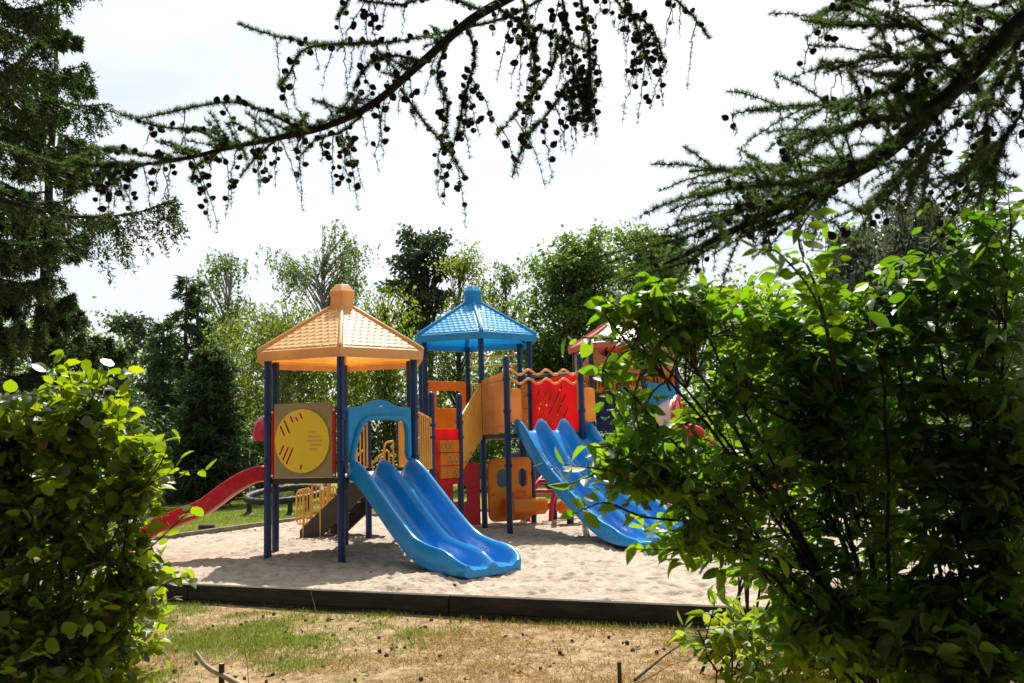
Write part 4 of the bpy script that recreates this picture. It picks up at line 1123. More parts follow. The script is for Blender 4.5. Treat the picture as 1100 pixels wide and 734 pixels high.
lp = W(267.7, 500, 30.0)
lm_ = empty('lamp_post', (lp[0], lp[1], -0.1), 'slim grey lamp post with a pale mushroom head, left of the orange roofed tower', 'lamp post')
zt = W(267.7, 474, 30)[2]
b = MB(); b.lathe((lp[0], lp[1], -0.15), [(0.05, 0), (0.045, 0.6), (0.032, 0.62), (0.028, zt + 0.1)], 12); b.build('pole', M['metal'], lm_)
b = MB(); b.lathe((lp[0], lp[1], zt - 0.1), [(0.05, 0), (0.12, 0.05), (0.13, 0.14), (0.2, 0.15), (0.21, 0.18), (0.14, 0.25), (0.03, 0.28)], 18); b.build('lamp_head', M['white'], lm_)

def caravan(name, label, cat, c, ln, rz, z0=-0.1, mat='white'):
    r = empty(name, (*c, z0), label, cat)
    ca, sa = math.cos(rz), math.sin(rz); ax = np.array((ca, sa)); ay = np.array((-sa, ca))
    prof = smooth_path([(-ln / 2, 0.5), (-ln / 2 - 0.05, 1.2), (-ln / 2 + 0.25, 2.2), (-ln / 2 + 0.8, 2.45), (ln / 2 - 0.6, 2.45), (ln / 2 - 0.1, 1.9), (ln / 2 + 0.1, 1.0), (ln / 2, 0.5)], 30)
    b = MB(); vs = [(*(c + ax * a + ay * s_), z0 + z) for s_ in (-1.05, 1.05) for a, z in prof]; m = len(prof)
    b.add(vs, [tuple(range(m)), tuple(range(2 * m - 1, m - 1, -1))] + [(i, (i + 1) % m, m + (i + 1) % m, m + i) for i in range(m)])
    b.build('body', M[mat], r, smooth=30, bevel=0.04)
    for a in (-ln * 0.28, ln * 0.02, ln * 0.3):
        b = MB(); b.box((*(c + ax * a - ay * 1.056), z0 + 1.65), (ln * 0.2, 0.02, 0.55), rz); b.build('window', M['glass'], r, smooth=0, bevel=0.02)
    for s_ in (-0.95, 0.95):
        b = MB(); q = c + ay * s_; b.tube([(*(q - ay * 0.1), z0 + 0.33), (*(q + ay * 0.1), z0 + 0.33)], 0.33, 20); b.build('wheel', M['rubber'], r)
    return r
caravan('caravan', 'white caravan far beyond the playground, glimpsed through the shrub', 'caravan', W(985, 450, 36)[:2], 4.6, R_(-8))
caravan('caravan', 'small white caravan at the wood edge behind the lamp post', 'caravan', W(282, 490, 44)[:2], 2.6, R_(10))

def car(label, c, rz, z0=-0.1):
    r = empty('parked_car', (*c, z0), label, 'car')
    ax = np.array((math.cos(rz), math.sin(rz))); ay = np.array((-ax[1], ax[0]))
    body = smooth_path([(-2.05, 0.28), (-2.1, 0.62), (-1.95, 0.88), (-1.0, 0.95), (0.9, 0.95), (1.75, 0.82), (2.05, 0.62), (2.1, 0.35), (2.0, 0.25), (0, 0.22), (-2.05, 0.28)], 50)[:-1]
    cab = smooth_path([(-1.6, 0.9), (-1.25, 1.36), (-0.7, 1.47), (0.1, 1.44), (0.55, 1.25), (1.0, 0.93)], 24)
    def ext(prof, h, w2):
        b = MB(); vs = []
        for s_ in (-1, 1):
            for a, z in prof: vs.append((*(c + ax * a + ay * s_ * (h - w2 * max(0, z - 0.9))), z0 + z))
        m = len(prof); b.add(vs, [tuple(range(m)), tuple(range(2 * m - 1, m - 1, -1))] + [(i, (i + 1) % m, m + (i + 1) % m, m + i) for i in range(m)]); return b
    ext(body, 0.86, 0).build('body', M['carblue'], r, smooth=40, bevel=0.05)
    cb = ext(cab, 0.80, 0.35).build('cabin', M['carblue'], r, smooth=40, bevel=0.03)
    for a0_, a1_ in ((-1.2, -0.42), (-0.34, 0.5)):
        for s_ in (-1, 1):
            b = MB(); b.add([(*(c + ax * a + ay * s_ * (0.806 - 0.35 * (z - 0.9))), z0 + z) for a, z in ((a0_ - .1, 0.98), (a1_ + .15 * (a1_ > 0), 0.98), (a1_ - .18 * (a1_ > 0), 1.36), (a0_ + .1 * (a0_ < -1), 1.36))], [(0, 1, 2, 3)]); b.build('window', M['glass'], cb, smooth=0)
    for a in (-1.25, 1.3):
        for s_ in (-1, 1):
            b = MB(); q = c + ax * a + ay * s_ * 0.80; b.tube([(*(q - ay * 0.1), z0 + 0.31), (*(q + ay * 0.1), z0 + 0.31)], 0.31, 20); wh = b.build('wheel', M['rubber'], r)
            b = MB(); b.tube([(*(q + ay * s_ * 0.09), z0 + 0.31), (*(q + ay * s_ * 0.107), z0 + 0.31)], 0.19, 16); b.build('rim', M['metal'], wh)
    for s_ in (-0.6, 0.6):
        b = MB(); b.box((*(c + ax * 2.03 + ay * s_), z0 + 0.66), (0.1, 0.3, 0.14), rz); b.build('headlight', M['white'], r, smooth=0, bevel=0.03)
car('blue grey car parked on the far grass, seen between the posts under the blue tower', W(560, 500, 35)[:2], R_(172))

# low rail at the wood edge
p, q = W(62, 525, 27)[:2], W(228, 527, 29)[:2]
fr0 = empty('low_rail', (*p, -0.1), 'low pale wooden rail along the wood edge left of the red slide', 'rail')
b = MB(); b.tube([(*p, 0.42), (*q, 0.42)], 0.055, 8); b.build('rail', M['cutwood'], fr0)
for f in np.linspace(0.03, 0.97, 4):
    b = MB(); b.tube([(*(p + (q - p) * f), -0.2), (*(p + (q - p) * f), 0.40)], 0.06, 8); b.build('post', M['greytimber'], fr0)
sp_ = W(222, 560, 19.0)  # dark block of unsettled kind, drawn as a stump
b = MB(); b.lathe((sp_[0], sp_[1], -0.12), [(0.2, 0), (0.17, 0.08), (0.16, 0.26), (0.14, 0.28)], 14)
tag(b.build('dark_stump', M['bark'], None), 'small dark stump on the grass just behind the red slide', 'stump')

# ------------------------------------------------------------------ background trees
def EP(px, py, Y, rx, ry, rd, wt=1.0):
    c, r = ell_px(px, py, Y, rx, ry, rd); return (c, r, wt)
def foot(px, Y, z=-0.12):
    p = W(px, 500, Y); return np.array((p[0], p[1], z))
def top_h(py, px, Y): return W(px, py, Y)[2] + 0.1

TG = 'trees standing behind the playground'
conifer('fir_tree', 'dark fir with several ragged spires between the big spruce and the birches', foot(197, 36), top_h(294, 197, 36), 2.3, 'dark', z0=0.03, whorls=19, nbr=7, size=0.27, droop=0.22, twigs=13, spray=9, power=0.75, group=TG)
conifer('fir_tree', 'shorter dark fir leaning against the ragged spired fir', foot(172, 34), top_h(345, 172, 34), 1.9, 'dark', z0=0.03, whorls=16, nbr=7, size=0.26, droop=0.2, twigs=12, spray=9, power=0.75, group=TG)
conifer('fir_tree', 'dark fir spire rising just beside the tallest fir spire', foot(208, 37), top_h(302, 206, 37), 1.9, 'dark', z0=0.05, whorls=17, nbr=6, size=0.26, droop=0.2, twigs=12, spray=9, power=0.8, group=TG)
conifer('thuja_tree', 'narrow dark columnar conifer left of the lamp post', foot(222, 29), top_h(378, 222, 29), 1.05, 'dark', z0=0.02, whorls=34, nbr=9, size=0.24, droop=-0.3, twigs=7, spray=9, power=0.45, upturn=0.2, hang=0.05, group=TG)
conifer('young_spruce', 'young spruce with yellow green tips above the left bush', foot(118, 26), top_h(368, 118, 26), 1.25, 'larch', z0=0.05, whorls=18, nbr=8, size=0.22, droop=0.2, twigs=8, spray=8, group=TG)
broad_tree('scots_pine', 'thin distant pine with sparse flat tufts between spruce and firs', foot(140, 46), top_h(340, 140, 46), [EP(132, 350, 46, 14, 12, 1.0), EP(150, 352, 46, 14, 8, 1.0), EP(140, 385, 46, 20, 18, 1.2)], 'pine', 26, 70, 0.22, 0.3, bark='bark', r0=0.12, group=TG, t0=0.5)
broad_tree('birch_tree', 'tall airy birch with a see-through crown left of the orange roof', foot(243, 40), top_h(262, 243, 40), [EP(243, 285, 40, 18, 22, 0.9, 1.2), EP(238, 320, 40, 26, 22, 1.1, 1.0), EP(252, 372, 40, 30, 40, 1.2, 1.6)], 'birch', 62, 90, 0.13, 0.34, bark='birchbark', r0=0.13, group=TG, hang=0.9, t0=0.35)
broad_tree('birch_tree', 'wide thin crowned birch standing tallest behind the orange roof', foot(350, 44), top_h(240, 355, 44), [EP(366, 258, 44, 22, 20, 1.0, 1.0), EP(318, 283, 44, 24, 20, 1.1, 1.0), EP(345, 296, 44, 50, 26, 1.5, 1.6), EP(372, 288, 44, 22, 32, 1.0, 1.1), EP(340, 340, 44, 60, 30, 1.5, 1.2)], 'birch', 110, 80, 0.13, 0.4, bark='birchbark', r0=0.16, group=TG, hang=1.0, t0=0.35)
broad_tree('weeping_birch', 'yellow green weeping birch hanging low behind the orange roofed tower', foot(300, 33), top_h(322, 300, 33), [EP(275, 345, 33, 34, 18, 1.4, 1.2), EP(330, 345, 33, 44, 18, 1.6, 1.2), EP(285, 395, 33, 48, 36, 1.8, 1.5), EP(360, 385, 33, 55, 34, 1.8, 1.5)], 'weep', 120, 150, 0.12, 0.42, bark='birchbark', r0=0.15, group=TG, hang=1.9, t0=0.3)
broad_tree('weeping_birch', 'olive green weeping tree seen between the orange and blue roofs', foot(412, 35), top_h(308, 412, 35), [EP(413, 325, 35, 22, 14, 1.1, 1.0), EP(410, 375, 35, 40, 38, 1.6, 1.6), EP(440, 415, 35, 34, 36, 1.5, 1.3)], 'weep', 66, 150, 0.12, 0.42, bark='bark', r0=0.15, group=TG, hang=1.6, t0=0.3)
broad_tree('scots_pine', 'dark tall pine with layered flat branches between the two roofs', foot(470, 41), top_h(246, 465, 41), [EP(447, 258, 41, 12, 8, 0.9, .7), EP(466, 258, 41, 14, 12, 0.9, .9), EP(440, 284, 41, 18, 9, 1.2, .9), EP(472, 284, 41, 22, 18, 1.2, 1.2), EP(432, 308, 41, 16, 8, 1.2, .8), EP(462, 318, 41, 32, 14, 1.5, 1.4), EP(448, 348, 41, 26, 14, 1.5, 1.0)], 'pine', 84, 85, 0.22, 0.30, bark='bark', r0=0.2, group=TG, t0=0.5)
broad_tree('aspen_tree', 'pale olive tree rising directly behind the blue roof', foot(497, 38), top_h(268, 497, 38), [EP(494, 290, 38, 22, 22, 1.1, 1.0), EP(498, 335, 38, 34, 34, 1.5, 1.6), EP(490, 395, 38, 40, 34, 1.6, 1.3)], 'weep', 80, 130, 0.12, 0.4, bark='bark', r0=0.15, group=TG, t0=0.3)
broad_tree('poplar_tree', 'thin pale tree with gaps of sky right of the blue roof', foot(543, 46), top_h(280, 543, 46), [EP(546, 292, 46, 10, 14, 0.8, .6), EP(527, 308, 46, 10, 14, 0.8, .6), EP(545, 335, 46, 28, 34, 1.4, 1.3), EP(550, 385, 46, 34, 34, 1.5, 1.3)], 'birch', 66, 100, 0.14, 0.38, bark='bark', r0=0.13, group=TG, hang=0.7)
broad_tree('oak_tree', 'dense round crowned green tree between the blue roof and the shrub', foot(610, 36), top_h(246, 615, 36), [EP(625, 272, 36, 28, 20, 1.4, 1.2), EP(596, 295, 36, 26, 26, 1.4, 1.3), EP(640, 310, 36, 40, 34, 1.8, 1.7), EP(605, 350, 36, 38, 40, 1.8, 1.7), EP(595, 410, 36, 44, 40, 1.8, 1.6), EP(650, 385, 36, 40, 40, 1.8, 1.2)], 'oak', 125, 210, 0.185, 0.5, bark='bark', r0=0.25, group=TG, t0=0.25)
broad_tree('oak_tree', 'green tree with a broken top just right of the dense round crowned tree', foot(692, 39), top_h(250, 690, 39), [EP(688, 270, 39, 20, 16, 1.2, 1.0), EP(700, 305, 39, 40, 32, 1.7, 1.7), EP(700, 370, 39, 46, 44, 1.9, 1.8)], 'oak', 84, 200, 0.19, 0.5, bark='bark', r0=0.22, group=TG, t0=0.25)
broad_tree('oak_tree', 'mid green tree hidden for the most part behind the tall shrub', foot(790, 37), top_h(300, 790, 37), [EP(770, 335, 37, 40, 30, 1.7, 1.2), EP(830, 345, 37, 44, 36, 1.7, 1.3), EP(800, 400, 37, 60, 46, 1.9, 1.8)], 'oak', 80, 180, 0.18, 0.5, bark='bark', r0=0.2, group=TG, t0=0.2)
broad_tree('silver_willow', 'silvery willow glinting behind the top of the right shrub', foot(950, 21), top_h(196, 950, 21), [EP(925, 270, 21, 34, 44, 1.1, 1.2), EP(985, 240, 21, 34, 34, 1.1, 1.0), EP(1000, 300, 21, 44, 44, 1.2, 1.4), EP(920, 345, 21, 40, 40, 1.2, 1.1)], 'silver', 240, 150, 0.1, 0.28, bark='bark', r0=0.12, group=TG, hang=0.5, t0=0.2)
conifer('larch_tree', 'yellow green young larch at the right edge behind the leafy stems', foot(1068, 17), top_h(150, 1068, 17), 1.5, 'larch', z0=0.2, whorls=20, nbr=6, size=0.17, droop=0.1, twigs=8, spray=8, group=TG)
broad_tree('oak_tree', 'dark broadleaf tree at the far right behind the tall stems', foot(1120, 26), top_h(230, 1120, 26), [EP(1100, 330, 26, 60, 50, 1.6, 1.0), EP(1060, 400, 26, 70, 50, 1.7, 1.2)], 'oak', 70, 160, 0.14, 0.45, bark='bark', r0=0.2, group=TG, t0=0.2)

# hedge and undergrowth that close the view behind the grass
def shrub_mass(name, label, cat, px, py, Y, rx, ry, rd, nclus, nleaf, lm='oak', size=0.15, kind=None, group=None):
    b = foot(px, Y)
    o = broad_tree(name, label, b, max(1.2, top_h(py - ry, px, Y) * 0.9), [EP(px, py, Y, rx, ry, rd)], lm, nclus, nleaf, size, 0.38, bark='bark', r0=0.07, group=group, cat=cat, t0=0.05)
    return o
UG = 'undergrowth shrubs along the back of the playground'
for (px, py, Y, rx, ry, lab, lm) in (
    (120, 470, 31, 60, 42, 'dark broad shrub behind the left bush', 'dark'),
    (185, 478, 32, 40, 46, 'near black shrub at the foot of the ragged firs', 'dark'),
    (268, 478, 35, 34, 34, 'mid green shrub behind the lamp post', 'oak'),
    (318, 468, 36, 40, 46, 'dark shrub seen under the orange roof between its posts', 'oak'),
    (392, 470, 37, 46, 44, 'dark shrub seen through the blue slide arch', 'dark'),
    (455, 462, 38, 46, 48, 'dark shrub behind the yellow stair rails', 'oak'),
    (520, 466, 40, 44, 42, 'shrub behind the posts of the blue roofed tower', 'oak'),
    (590, 468, 40, 50, 46, 'dark shrub behind the three lane slide', 'dark'),
    (670, 462, 41, 56, 50, 'dark shrub behind the castle tower', 'oak'),
    (760, 468, 42, 60, 46, 'far shrub behind the castle tower chute', 'dark'),
    (860, 470, 42, 70, 46, 'far shrub in line with the shrub trunk on the right', 'oak'),
    (1070, 470, 40, 80, 50, 'far shrub at the right edge beyond the caravan', 'dark')):
    shrub_mass('undergrowth_shrub', lab, 'shrub', px, py, Y, rx, ry, 1.6, 36, 120, lm, 0.17, group=UG)
# the wood behind everything
P = []; 
for px in range(-260, 1500, 15):
    h_ = 60 + 40 * rng.random()
    for _ in range(11):
        P.append(W(px + rng.normal() * 16, 500 - rng.random() * (h_ + 62), 54 + rng.random() * 8))
P = np.array(P); P = np.repeat(P, 42, axis=0) + rng.normal(size=(len(P) * 42, 3)) * np.array((0.9, 0.9, 0.7))
scatter('far_wood', T_FAR, P, rng.normal(size=P.shape), rng.normal(size=P.shape) + np.array((0, 0, .6)), 0.32 * rng.uniform(0.6, 1.4, len(P)), LM['oak'], None, kind='stuff')

# ------------------------------------------------------------------ the big spruces on the left
SG = 'tall spruces at the left of the playground'
for px_, Y_, h_, rd_s, z0_, wh, pw, lab in (
    (-40, 10.0, 12.5, 1.85, 0.37, 11, 0.85, 'near dark spruce with drooping branches filling the top left corner'),
    (40, 16.5, 10.5, 1.2, 0.28, 10, 0.6, 'large dark spruce with a bare lower trunk above the left bush'),
    (-25, 14.5, 8.5, 1.75, 0.2, 10, 0.6, 'spruce half hidden at the left edge beside the bare trunked one')):
    conifer('spruce_tree', lab, np.array((*W(px_, 400, Y_)[:2], -0.2)), h_, rd_s, 'spruce', z0=z0_, whorls=wh, nbr=9, size=0.056 + 0.003 * (Y_ - 10), droop=0.34, twigs=46, spray=60, r0=0.17, power=pw, upturn=0.38, hang=0.85, spread=0.7, tpl=T_NEEDLE, wsc=3.5, tlk=0.62, jit=0.022, group=SG)

# ------------------------------------------------------------------ near bushes
LB = np.array((*W(60, 600, 5.2)[:2], -0.25))
bush('hazel_bush', 'sunlit hazel bush with round yellow green leaves, covering the lower left', 'bush', LB,
     [(*ell_px(15, 462, 5.2, 70, 46, 0.25), 115), (*ell_px(88, 446, 5.0, 56, 52, 0.22), 90), (*ell_px(148, 500, 5.0, 38, 36, 0.18), 48), (*ell_px(10, 540, 5.2, 90, 60, 0.30), 170), (*ell_px(105, 550, 5.1, 72, 56, 0.26), 125),
      (*ell_px(135, 625, 5.1, 46, 46, 0.25), 85), (*ell_px(30, 650, 5.3, 100, 80, 0.7), 330), (*ell_px(100, 705, 5.1, 60, 60, 0.5), 170), (*ell_px(10, 720, 5.2, 90, 60, 0.6), 170)],
     T_ROUND, 'hazel', 0.076, 0.046, nstems=4, stem_r=0.013, nvar=0.9,
     tips=[([W(110, 600, 5.0), W(150, 530, 4.9), W(190, 508, 4.8), W(222, 505, 4.8)], 0.004), ([W(110, 640, 5.0), W(160, 590, 4.9), W(192, 560, 4.8), W(206, 545, 4.8)], 0.005),
           ([W(120, 690, 5.0), W(160, 640, 4.9), W(190, 622, 4.8), W(206, 622, 4.8)], 0.005), ([W(80, 520, 5.1), W(100, 440, 5), W(118, 410, 5), W(138, 398, 4.9)], 0.005), ([W(60, 500, 5.1), W(66, 430, 5.1), W(64, 395, 5.1), W(68, 380, 5.1)], 0.005),
           ([W(60, 520, 5.1), W(90, 450, 5.0), W(104, 415, 5.0), W(112, 392, 5.0)], 0.005), ([W(120, 560, 5), W(165, 510, 4.9), W(180, 480, 4.9), W(184, 462, 4.9)], 0.005)])

RB = np.array((*W(958, 690, 4.1)[:2], -0.25))
bush('leafy_shrub', 'big dark leafy shrub arching over the sand on the right, with a thick trunk', 'shrub', RB,
     [(*ell_px(662, 335, 3.3, 20, 14, 0.10), 7), (*ell_px(700, 326, 3.4, 34, 18, 0.12), 22), (*ell_px(745, 330, 3.5, 36, 30, 0.14), 34), (*ell_px(770, 440, 3.6, 34, 40, 0.12), 26), (*ell_px(690, 385, 3.4, 44, 26, 0.12), 13), (*ell_px(650, 400, 3.3, 20, 20, 0.08), 4), (*ell_px(825, 350, 3.8, 66, 66, 0.2), 74), (*ell_px(690, 470, 3.4, 40, 18, 0.14), 22), (*ell_px(695, 510, 3.4, 66, 30, 0.16), 60), (*ell_px(790, 505, 3.7, 80, 48, 0.18), 84),
      (*ell_px(890, 385, 4.1, 90, 100, 0.24), 140), (*ell_px(890, 520, 4.1, 95, 66, 0.3), 130), (*ell_px(760, 575, 3.6, 72, 40, 0.2), 66), (*ell_px(850, 600, 4.0, 80, 34, 0.2), 60), (*ell_px(910, 650, 4.0, 85, 50, 0.25), 110), (*ell_px(950, 690, 3.7, 70, 46, 0.16), 90), (*ell_px(870, 670, 3.7, 46, 40, 0.14), 46), (*ell_px(862, 450, 3.9, 72, 60, 0.2), 96), (*ell_px(950, 455, 4.3, 55, 75, 0.25), 80), (*ell_px(960, 590, 4.2, 50, 60, 0.25), 66)],
     T_OVATE, 'shrub', 0.074, 0.031, stem_r=0.011, trunk_h=0.7, per=1, nvar=0.85,
     tips=[(np.array([RB + (0, 0, .45), W(900, 570, 4.0), W(800, 545, 3.8), W(700, 497, 3.5), W(612, 520, 3.3)]), 0.012), (np.array([RB + (0, 0, .5), W(880, 470, 3.9), W(780, 420, 3.7), W(690, 370, 3.5), W(608, 362, 3.3)]), 0.011),
           ([W(900, 420, 3.6), W(880, 320, 3.0), W(858, 260, 2.6), W(872, 226, 2.4)], 0.006), ([W(905, 420, 3.6), W(880, 330, 3.0), W(840, 275, 2.6), W(815, 268, 2.45)], 0.005), ([W(880, 470, 3.8), W(800, 420, 3.7), W(770, 330, 3.6), W(700, 300, 3.5)], 0.006), ([W(900, 560, 4.0), W(820, 580, 3.8), W(740, 590, 3.6), W(682, 590, 3.4)], 0.006),
           ([W(720, 420, 3.5), W(690, 350, 3.4), W(660, 325, 3.35), W(640, 330, 3.3)], 0.005), ([W(760, 545, 3.6), W(700, 520, 3.4), W(650, 505, 3.3), W(606, 500, 3.2)], 0.006), ([W(740, 560, 3.6), W(690, 555, 3.4), W(650, 540, 3.3), W(618, 552, 3.2)], 0.006), ([W(760, 480, 3.7), W(700, 470, 3.5), W(650, 480, 3.35), W(628, 478, 3.3)], 0.006)])
RC = np.array((*W(1050, 690, 3.7)[:2], -0.25))
bush('tall_shrub', 'tall dark shrub of upright stems and large leaves at the right edge', 'shrub', RC,
     [(*ell_px(1090, 520, 3.6, 36, 90, 0.25), 70), (*ell_px(1000, 470, 3.8, 50, 80, 0.25), 60), (*ell_px(1080, 640, 3.6, 50, 60, 0.25), 80), (*ell_px(1010, 690, 3.5, 60, 60, 0.2), 80), (*ell_px(1030, 320, 3.7, 85, 90, 0.24), 66), (*ell_px(960, 350, 3.8, 60, 90, 0.24), 49), (*ell_px(1060, 440, 3.6, 75, 90, 0.24), 92), (*ell_px(1040, 560, 3.6, 80, 80, 0.24), 101), (*ell_px(1060, 690, 3.6, 80, 60, 0.28), 104), (*ell_px(1075, 240, 3.7, 40, 50, 0.20), 17)],
     T_OVATE, 'darkshrub', 0.092, 0.042, stem_r=0.012, nvar=0.8,
     tips=[([RC + (0, 0, .1), W(1050, 480, 3.7), W(1060, 330, 3.7), W(1040, 190, 3.7)], 0.010), ([RC + (-.1, 0, .1), W(985, 500, 3.8), W(960, 340, 3.8), W(1000, 180, 3.8)], 0.010)])
RD = np.array((*W(830, 730, 4.6)[:2], -0.25))
bush('young_shrub', 'low bright yellow green young shrub under the dark leafy shrub', 'shrub', RD,
     [(*ell_px(775, 680, 4.5, 52, 28, 0.2), 26), (*ell_px(840, 650, 4.6, 55, 45, 0.3), 42), (*ell_px(830, 715, 4.6, 80, 34, 0.3), 60), (*ell_px(900, 700, 4.8, 60, 40, 0.3), 50)], T_OVATE, 'bright', 0.085, 0.04, stem_r=0.008)
RE = np.array((*W(790, 600, 7.2)[:2], -0.2))
bush('maple_bush', 'yellow green lit bush standing between the leafy shrub and the castle tower', 'bush', RE,
     [(*ell_px(810, 345, 7.2, 40, 40, 0.4), 40), (*ell_px(840, 400, 7.4, 70, 80, 0.5), 120), (*ell_px(800, 480, 7.4, 50, 50, 0.4), 60), (*ell_px(930, 440, 7.4, 60, 80, 0.4), 90)], T_ROUND, 'bright', 0.085, 0.05, stem_r=0.014)

# ------------------------------------------------------------------ larch with cone-laden limbs overhead
LT = np.array((3.1, 4.1, -0.25))
lt = empty('larch_tree', tuple(LT), 'overhanging larch with dark limbs and strings of small round cones across the sky', 'tree')
b = Tubes(12); b.add(trunk_path(LT, LT + (0.1, 0.1, 9), 0.05), 0.19, 0.05); b.build('trunk', M['darkbark'], lt)
NP = []; ND = []; CP = []; CD = []
limbs = Tubes(9); twigs = Tubes(5)
def tufts(p, gap=0.014, n=11, ln=0.024, skip=0.0):
    seg = np.linalg.norm(np.diff(p, axis=0), axis=1); cum = np.append(0, np.cumsum(seg)); d = rng.random() * gap
    while d < cum[-1]:
        i = max(0, min(np.searchsorted(cum, d) - 1, len(p) - 2)); f = (d - cum[i]) / (seg[i] + 1e-9); q = p[i] + (p[i + 1] - p[i]) * f
        if rng.random() > skip:
            ax = nrm(rng.normal(size=3) + np.array((0, 0, 0.35)))
            m = int(n * rng.uniform(0.6, 1.2))
            ND.append(nrm(ax + rng.normal(size=(m, 3)) * 0.75)); NP.append(np.repeat(q[None], m, 0) + rng.normal(size=(m, 3)) * 0.001)
        d += gap * rng.uniform(0.6, 1.5)
def cones_on(p, gap, lo=0.1, hi=1.0):
    ln = np.sum(np.linalg.norm(np.diff(p, axis=0), axis=1)); d = ln * lo
    while d < ln * hi:
        f = d / ln * (len(p) - 1); i = min(int(f), len(p) - 2); q = p[i] + (p[i + 1] - p[i]) * (f - i)
        sd = nrm(rng.normal(size=3) * np.array((1, 1, 0.5)))
        CP.append(q + sd * 0.014); CD.append(nrm(sd + np.array((0, 0, 0.5))))
        d += gap * rng.uniform(0.35, 1.9)
def hanging(q, ln, cone=1.0, dx=0.0, skip=0.25):
    sway = rng.normal(size=2) * 0.05
    p = np.array([q + np.array(((sway[0] + dx) * t ** 0.7 * ln * 4, sway[1] * t * ln * 3, -ln * t)) + rng.normal(size=3) * 0.004 for t in np.linspace(0, 1, 9)])
    twigs.add(p, 0.0026, 0.0009); tufts(p, 0.014, 9, 0.018, skip)
    if rng.random() < cone: cones_on(p, 0.030, 0.2, rng.uniform(0.45, 0.92))
def spread_twig(p, dens=1.0, cone=0.5, hl=(0.10, 0.30)):
    """side branchlet with tufts and hanging strings"""
    twigs.add(p, 0.006, 0.002); tufts(p, 0.007, 26, 0.028)
    ln = np.sum(np.linalg.norm(np.diff(p, axis=0), axis=1))
    for _ in range(int(ln * 10 * dens)):
        t = rng.random() ** 0.8 * (len(p) - 1); i = min(int(t), len(p) - 2); q = p[i] + (p[i + 1] - p[i]) * (t - i)
        hanging(q, rng.uniform(*hl), cone)
    if cone: cones_on(p, 0.05, 0.1, 0.8)
def limb(pts, r0, r1, n=40):
    p = smooth_path(pts, n); limbs.add(p, r0, r1); return p
# first limb: enters at the top and reaches far to the left
Y1 = 3.6
l1 = limb([LT + (0.02, -0.1, 4.9), np.array((1.6, 3.8, 4.15)), W(640, -60, Y1), W(560, -10, Y1), W(505, 22, Y1), W(452, 68, Y1), W(400, 112, Y1), W(350, 136, Y1), W(300, 148, Y1), W(250, 158, Y1), W(190, 172, Y1), W(130, 178, Y1), W(80, 176, Y1)], 0.026, 0.0035, 70)
tufts(l1[22:], 0.008, 18, 0.027)
twig_px = [([(185, 172), (150, 166), (110, 160), (70, 178)], .6, .4), ([(130, 177), (70, 178), (30, 166), (-10, 150)], .2, .0), ([(330, 143), (280, 118), (240, 110), (150, 128)], .7, .5), ([(250, 158), (210, 140), (170, 136), (130, 122)], .4, .3),
           ([(590, -5), (540, 20), (480, 34), (420, 45), (350, 48), (300, 40), (256, 26)], .8, .35), ([(400, 46), (330, 52), (310, 80), (300, 92)], .4, .2), ([(430, 95), (455, 130), (480, 160), (498, 188)], 1.0, .9), ([(400, 112), (370, 140), (340, 150), (325, 165)], 1.6, .9),
           ([(455, 66), (420, 60), (395, 70), (380, 96)], 1.0, .8), ([(500, 25), (510, 60), (500, 100), (490, 150)], 1.8, 1.0), ([(480, 45), (470, 80), (480, 110), (478, 140)], 1.4, 1.0),
           ([(530, 5), (560, 25), (600, 40), (640, 60)], 2.4, 1.0), ([(600, -20), (612, 40), (616, 90), (612, 130)], 2.8, 1.0), ([(620, -20), (630, 30), (634, 70), (626, 110)], 2.8, 1.0), ([(600, 40), (590, 80), (560, 115), (535, 145)], 1.0, .6),
           ([(610, 90), (590, 120), (565, 150), (550, 190)], .5, .5), ([(640, -30), (670, 10), (700, 30), (715, 70)], 2.4, 1.0), ([(690, -30), (720, -5), (742, 15), (762, 42)], 1.0, .5), ([(660, -20), (680, 20), (690, 50), (700, 75)], 1.6, 1.0),
           ([(560, -10), (570, 40), (575, 80), (570, 110)], 2.2, 1.0), ([(380, -15), (372, 4), (366, 14), (362, 22)], .8, .4), ([(520, 12), (470, -5), (430, 5), (385, 0)], 1.0, .6), ([(300, 148), (285, 160), (270, 175), (258, 190)], .8, .8), ([(240, 160), (222, 172), (210, 180), (205, 196)], .8, .8), ([(150, 178), (135, 188), (122, 196), (108, 210)], .7, .8)]
for pts, dens, cone in twig_px:
    yy = Y1 + rng.normal() * 0.12
    p = smooth_path([W(a, b_, yy + rng.normal() * 0.05 + 0.06 * i) for i, (a, b_) in enumerate(pts)], 22)
    spread_twig(p, dens, cone)
for i in rng.integers(26, 69, 85):
    d_ = nrm(rng.normal(size=3) * np.array((0.8, 0.8, 0.4)) + np.array((-0.7, 0, 0.25))); q = l1[i] + d_ * rng.uniform(0.04, 0.17)
    s = bez(l1[i], (l1[i] + q) / 2 + (0, 0, 0.015), q, 8); twigs.add(s, 0.0025, 0.001); tufts(s, 0.008, 20, 0.026)
for i in np.linspace(30, 68, 24).astype(int):
    hanging(l1[i], rng.uniform(0.10, 0.34), 0.85)
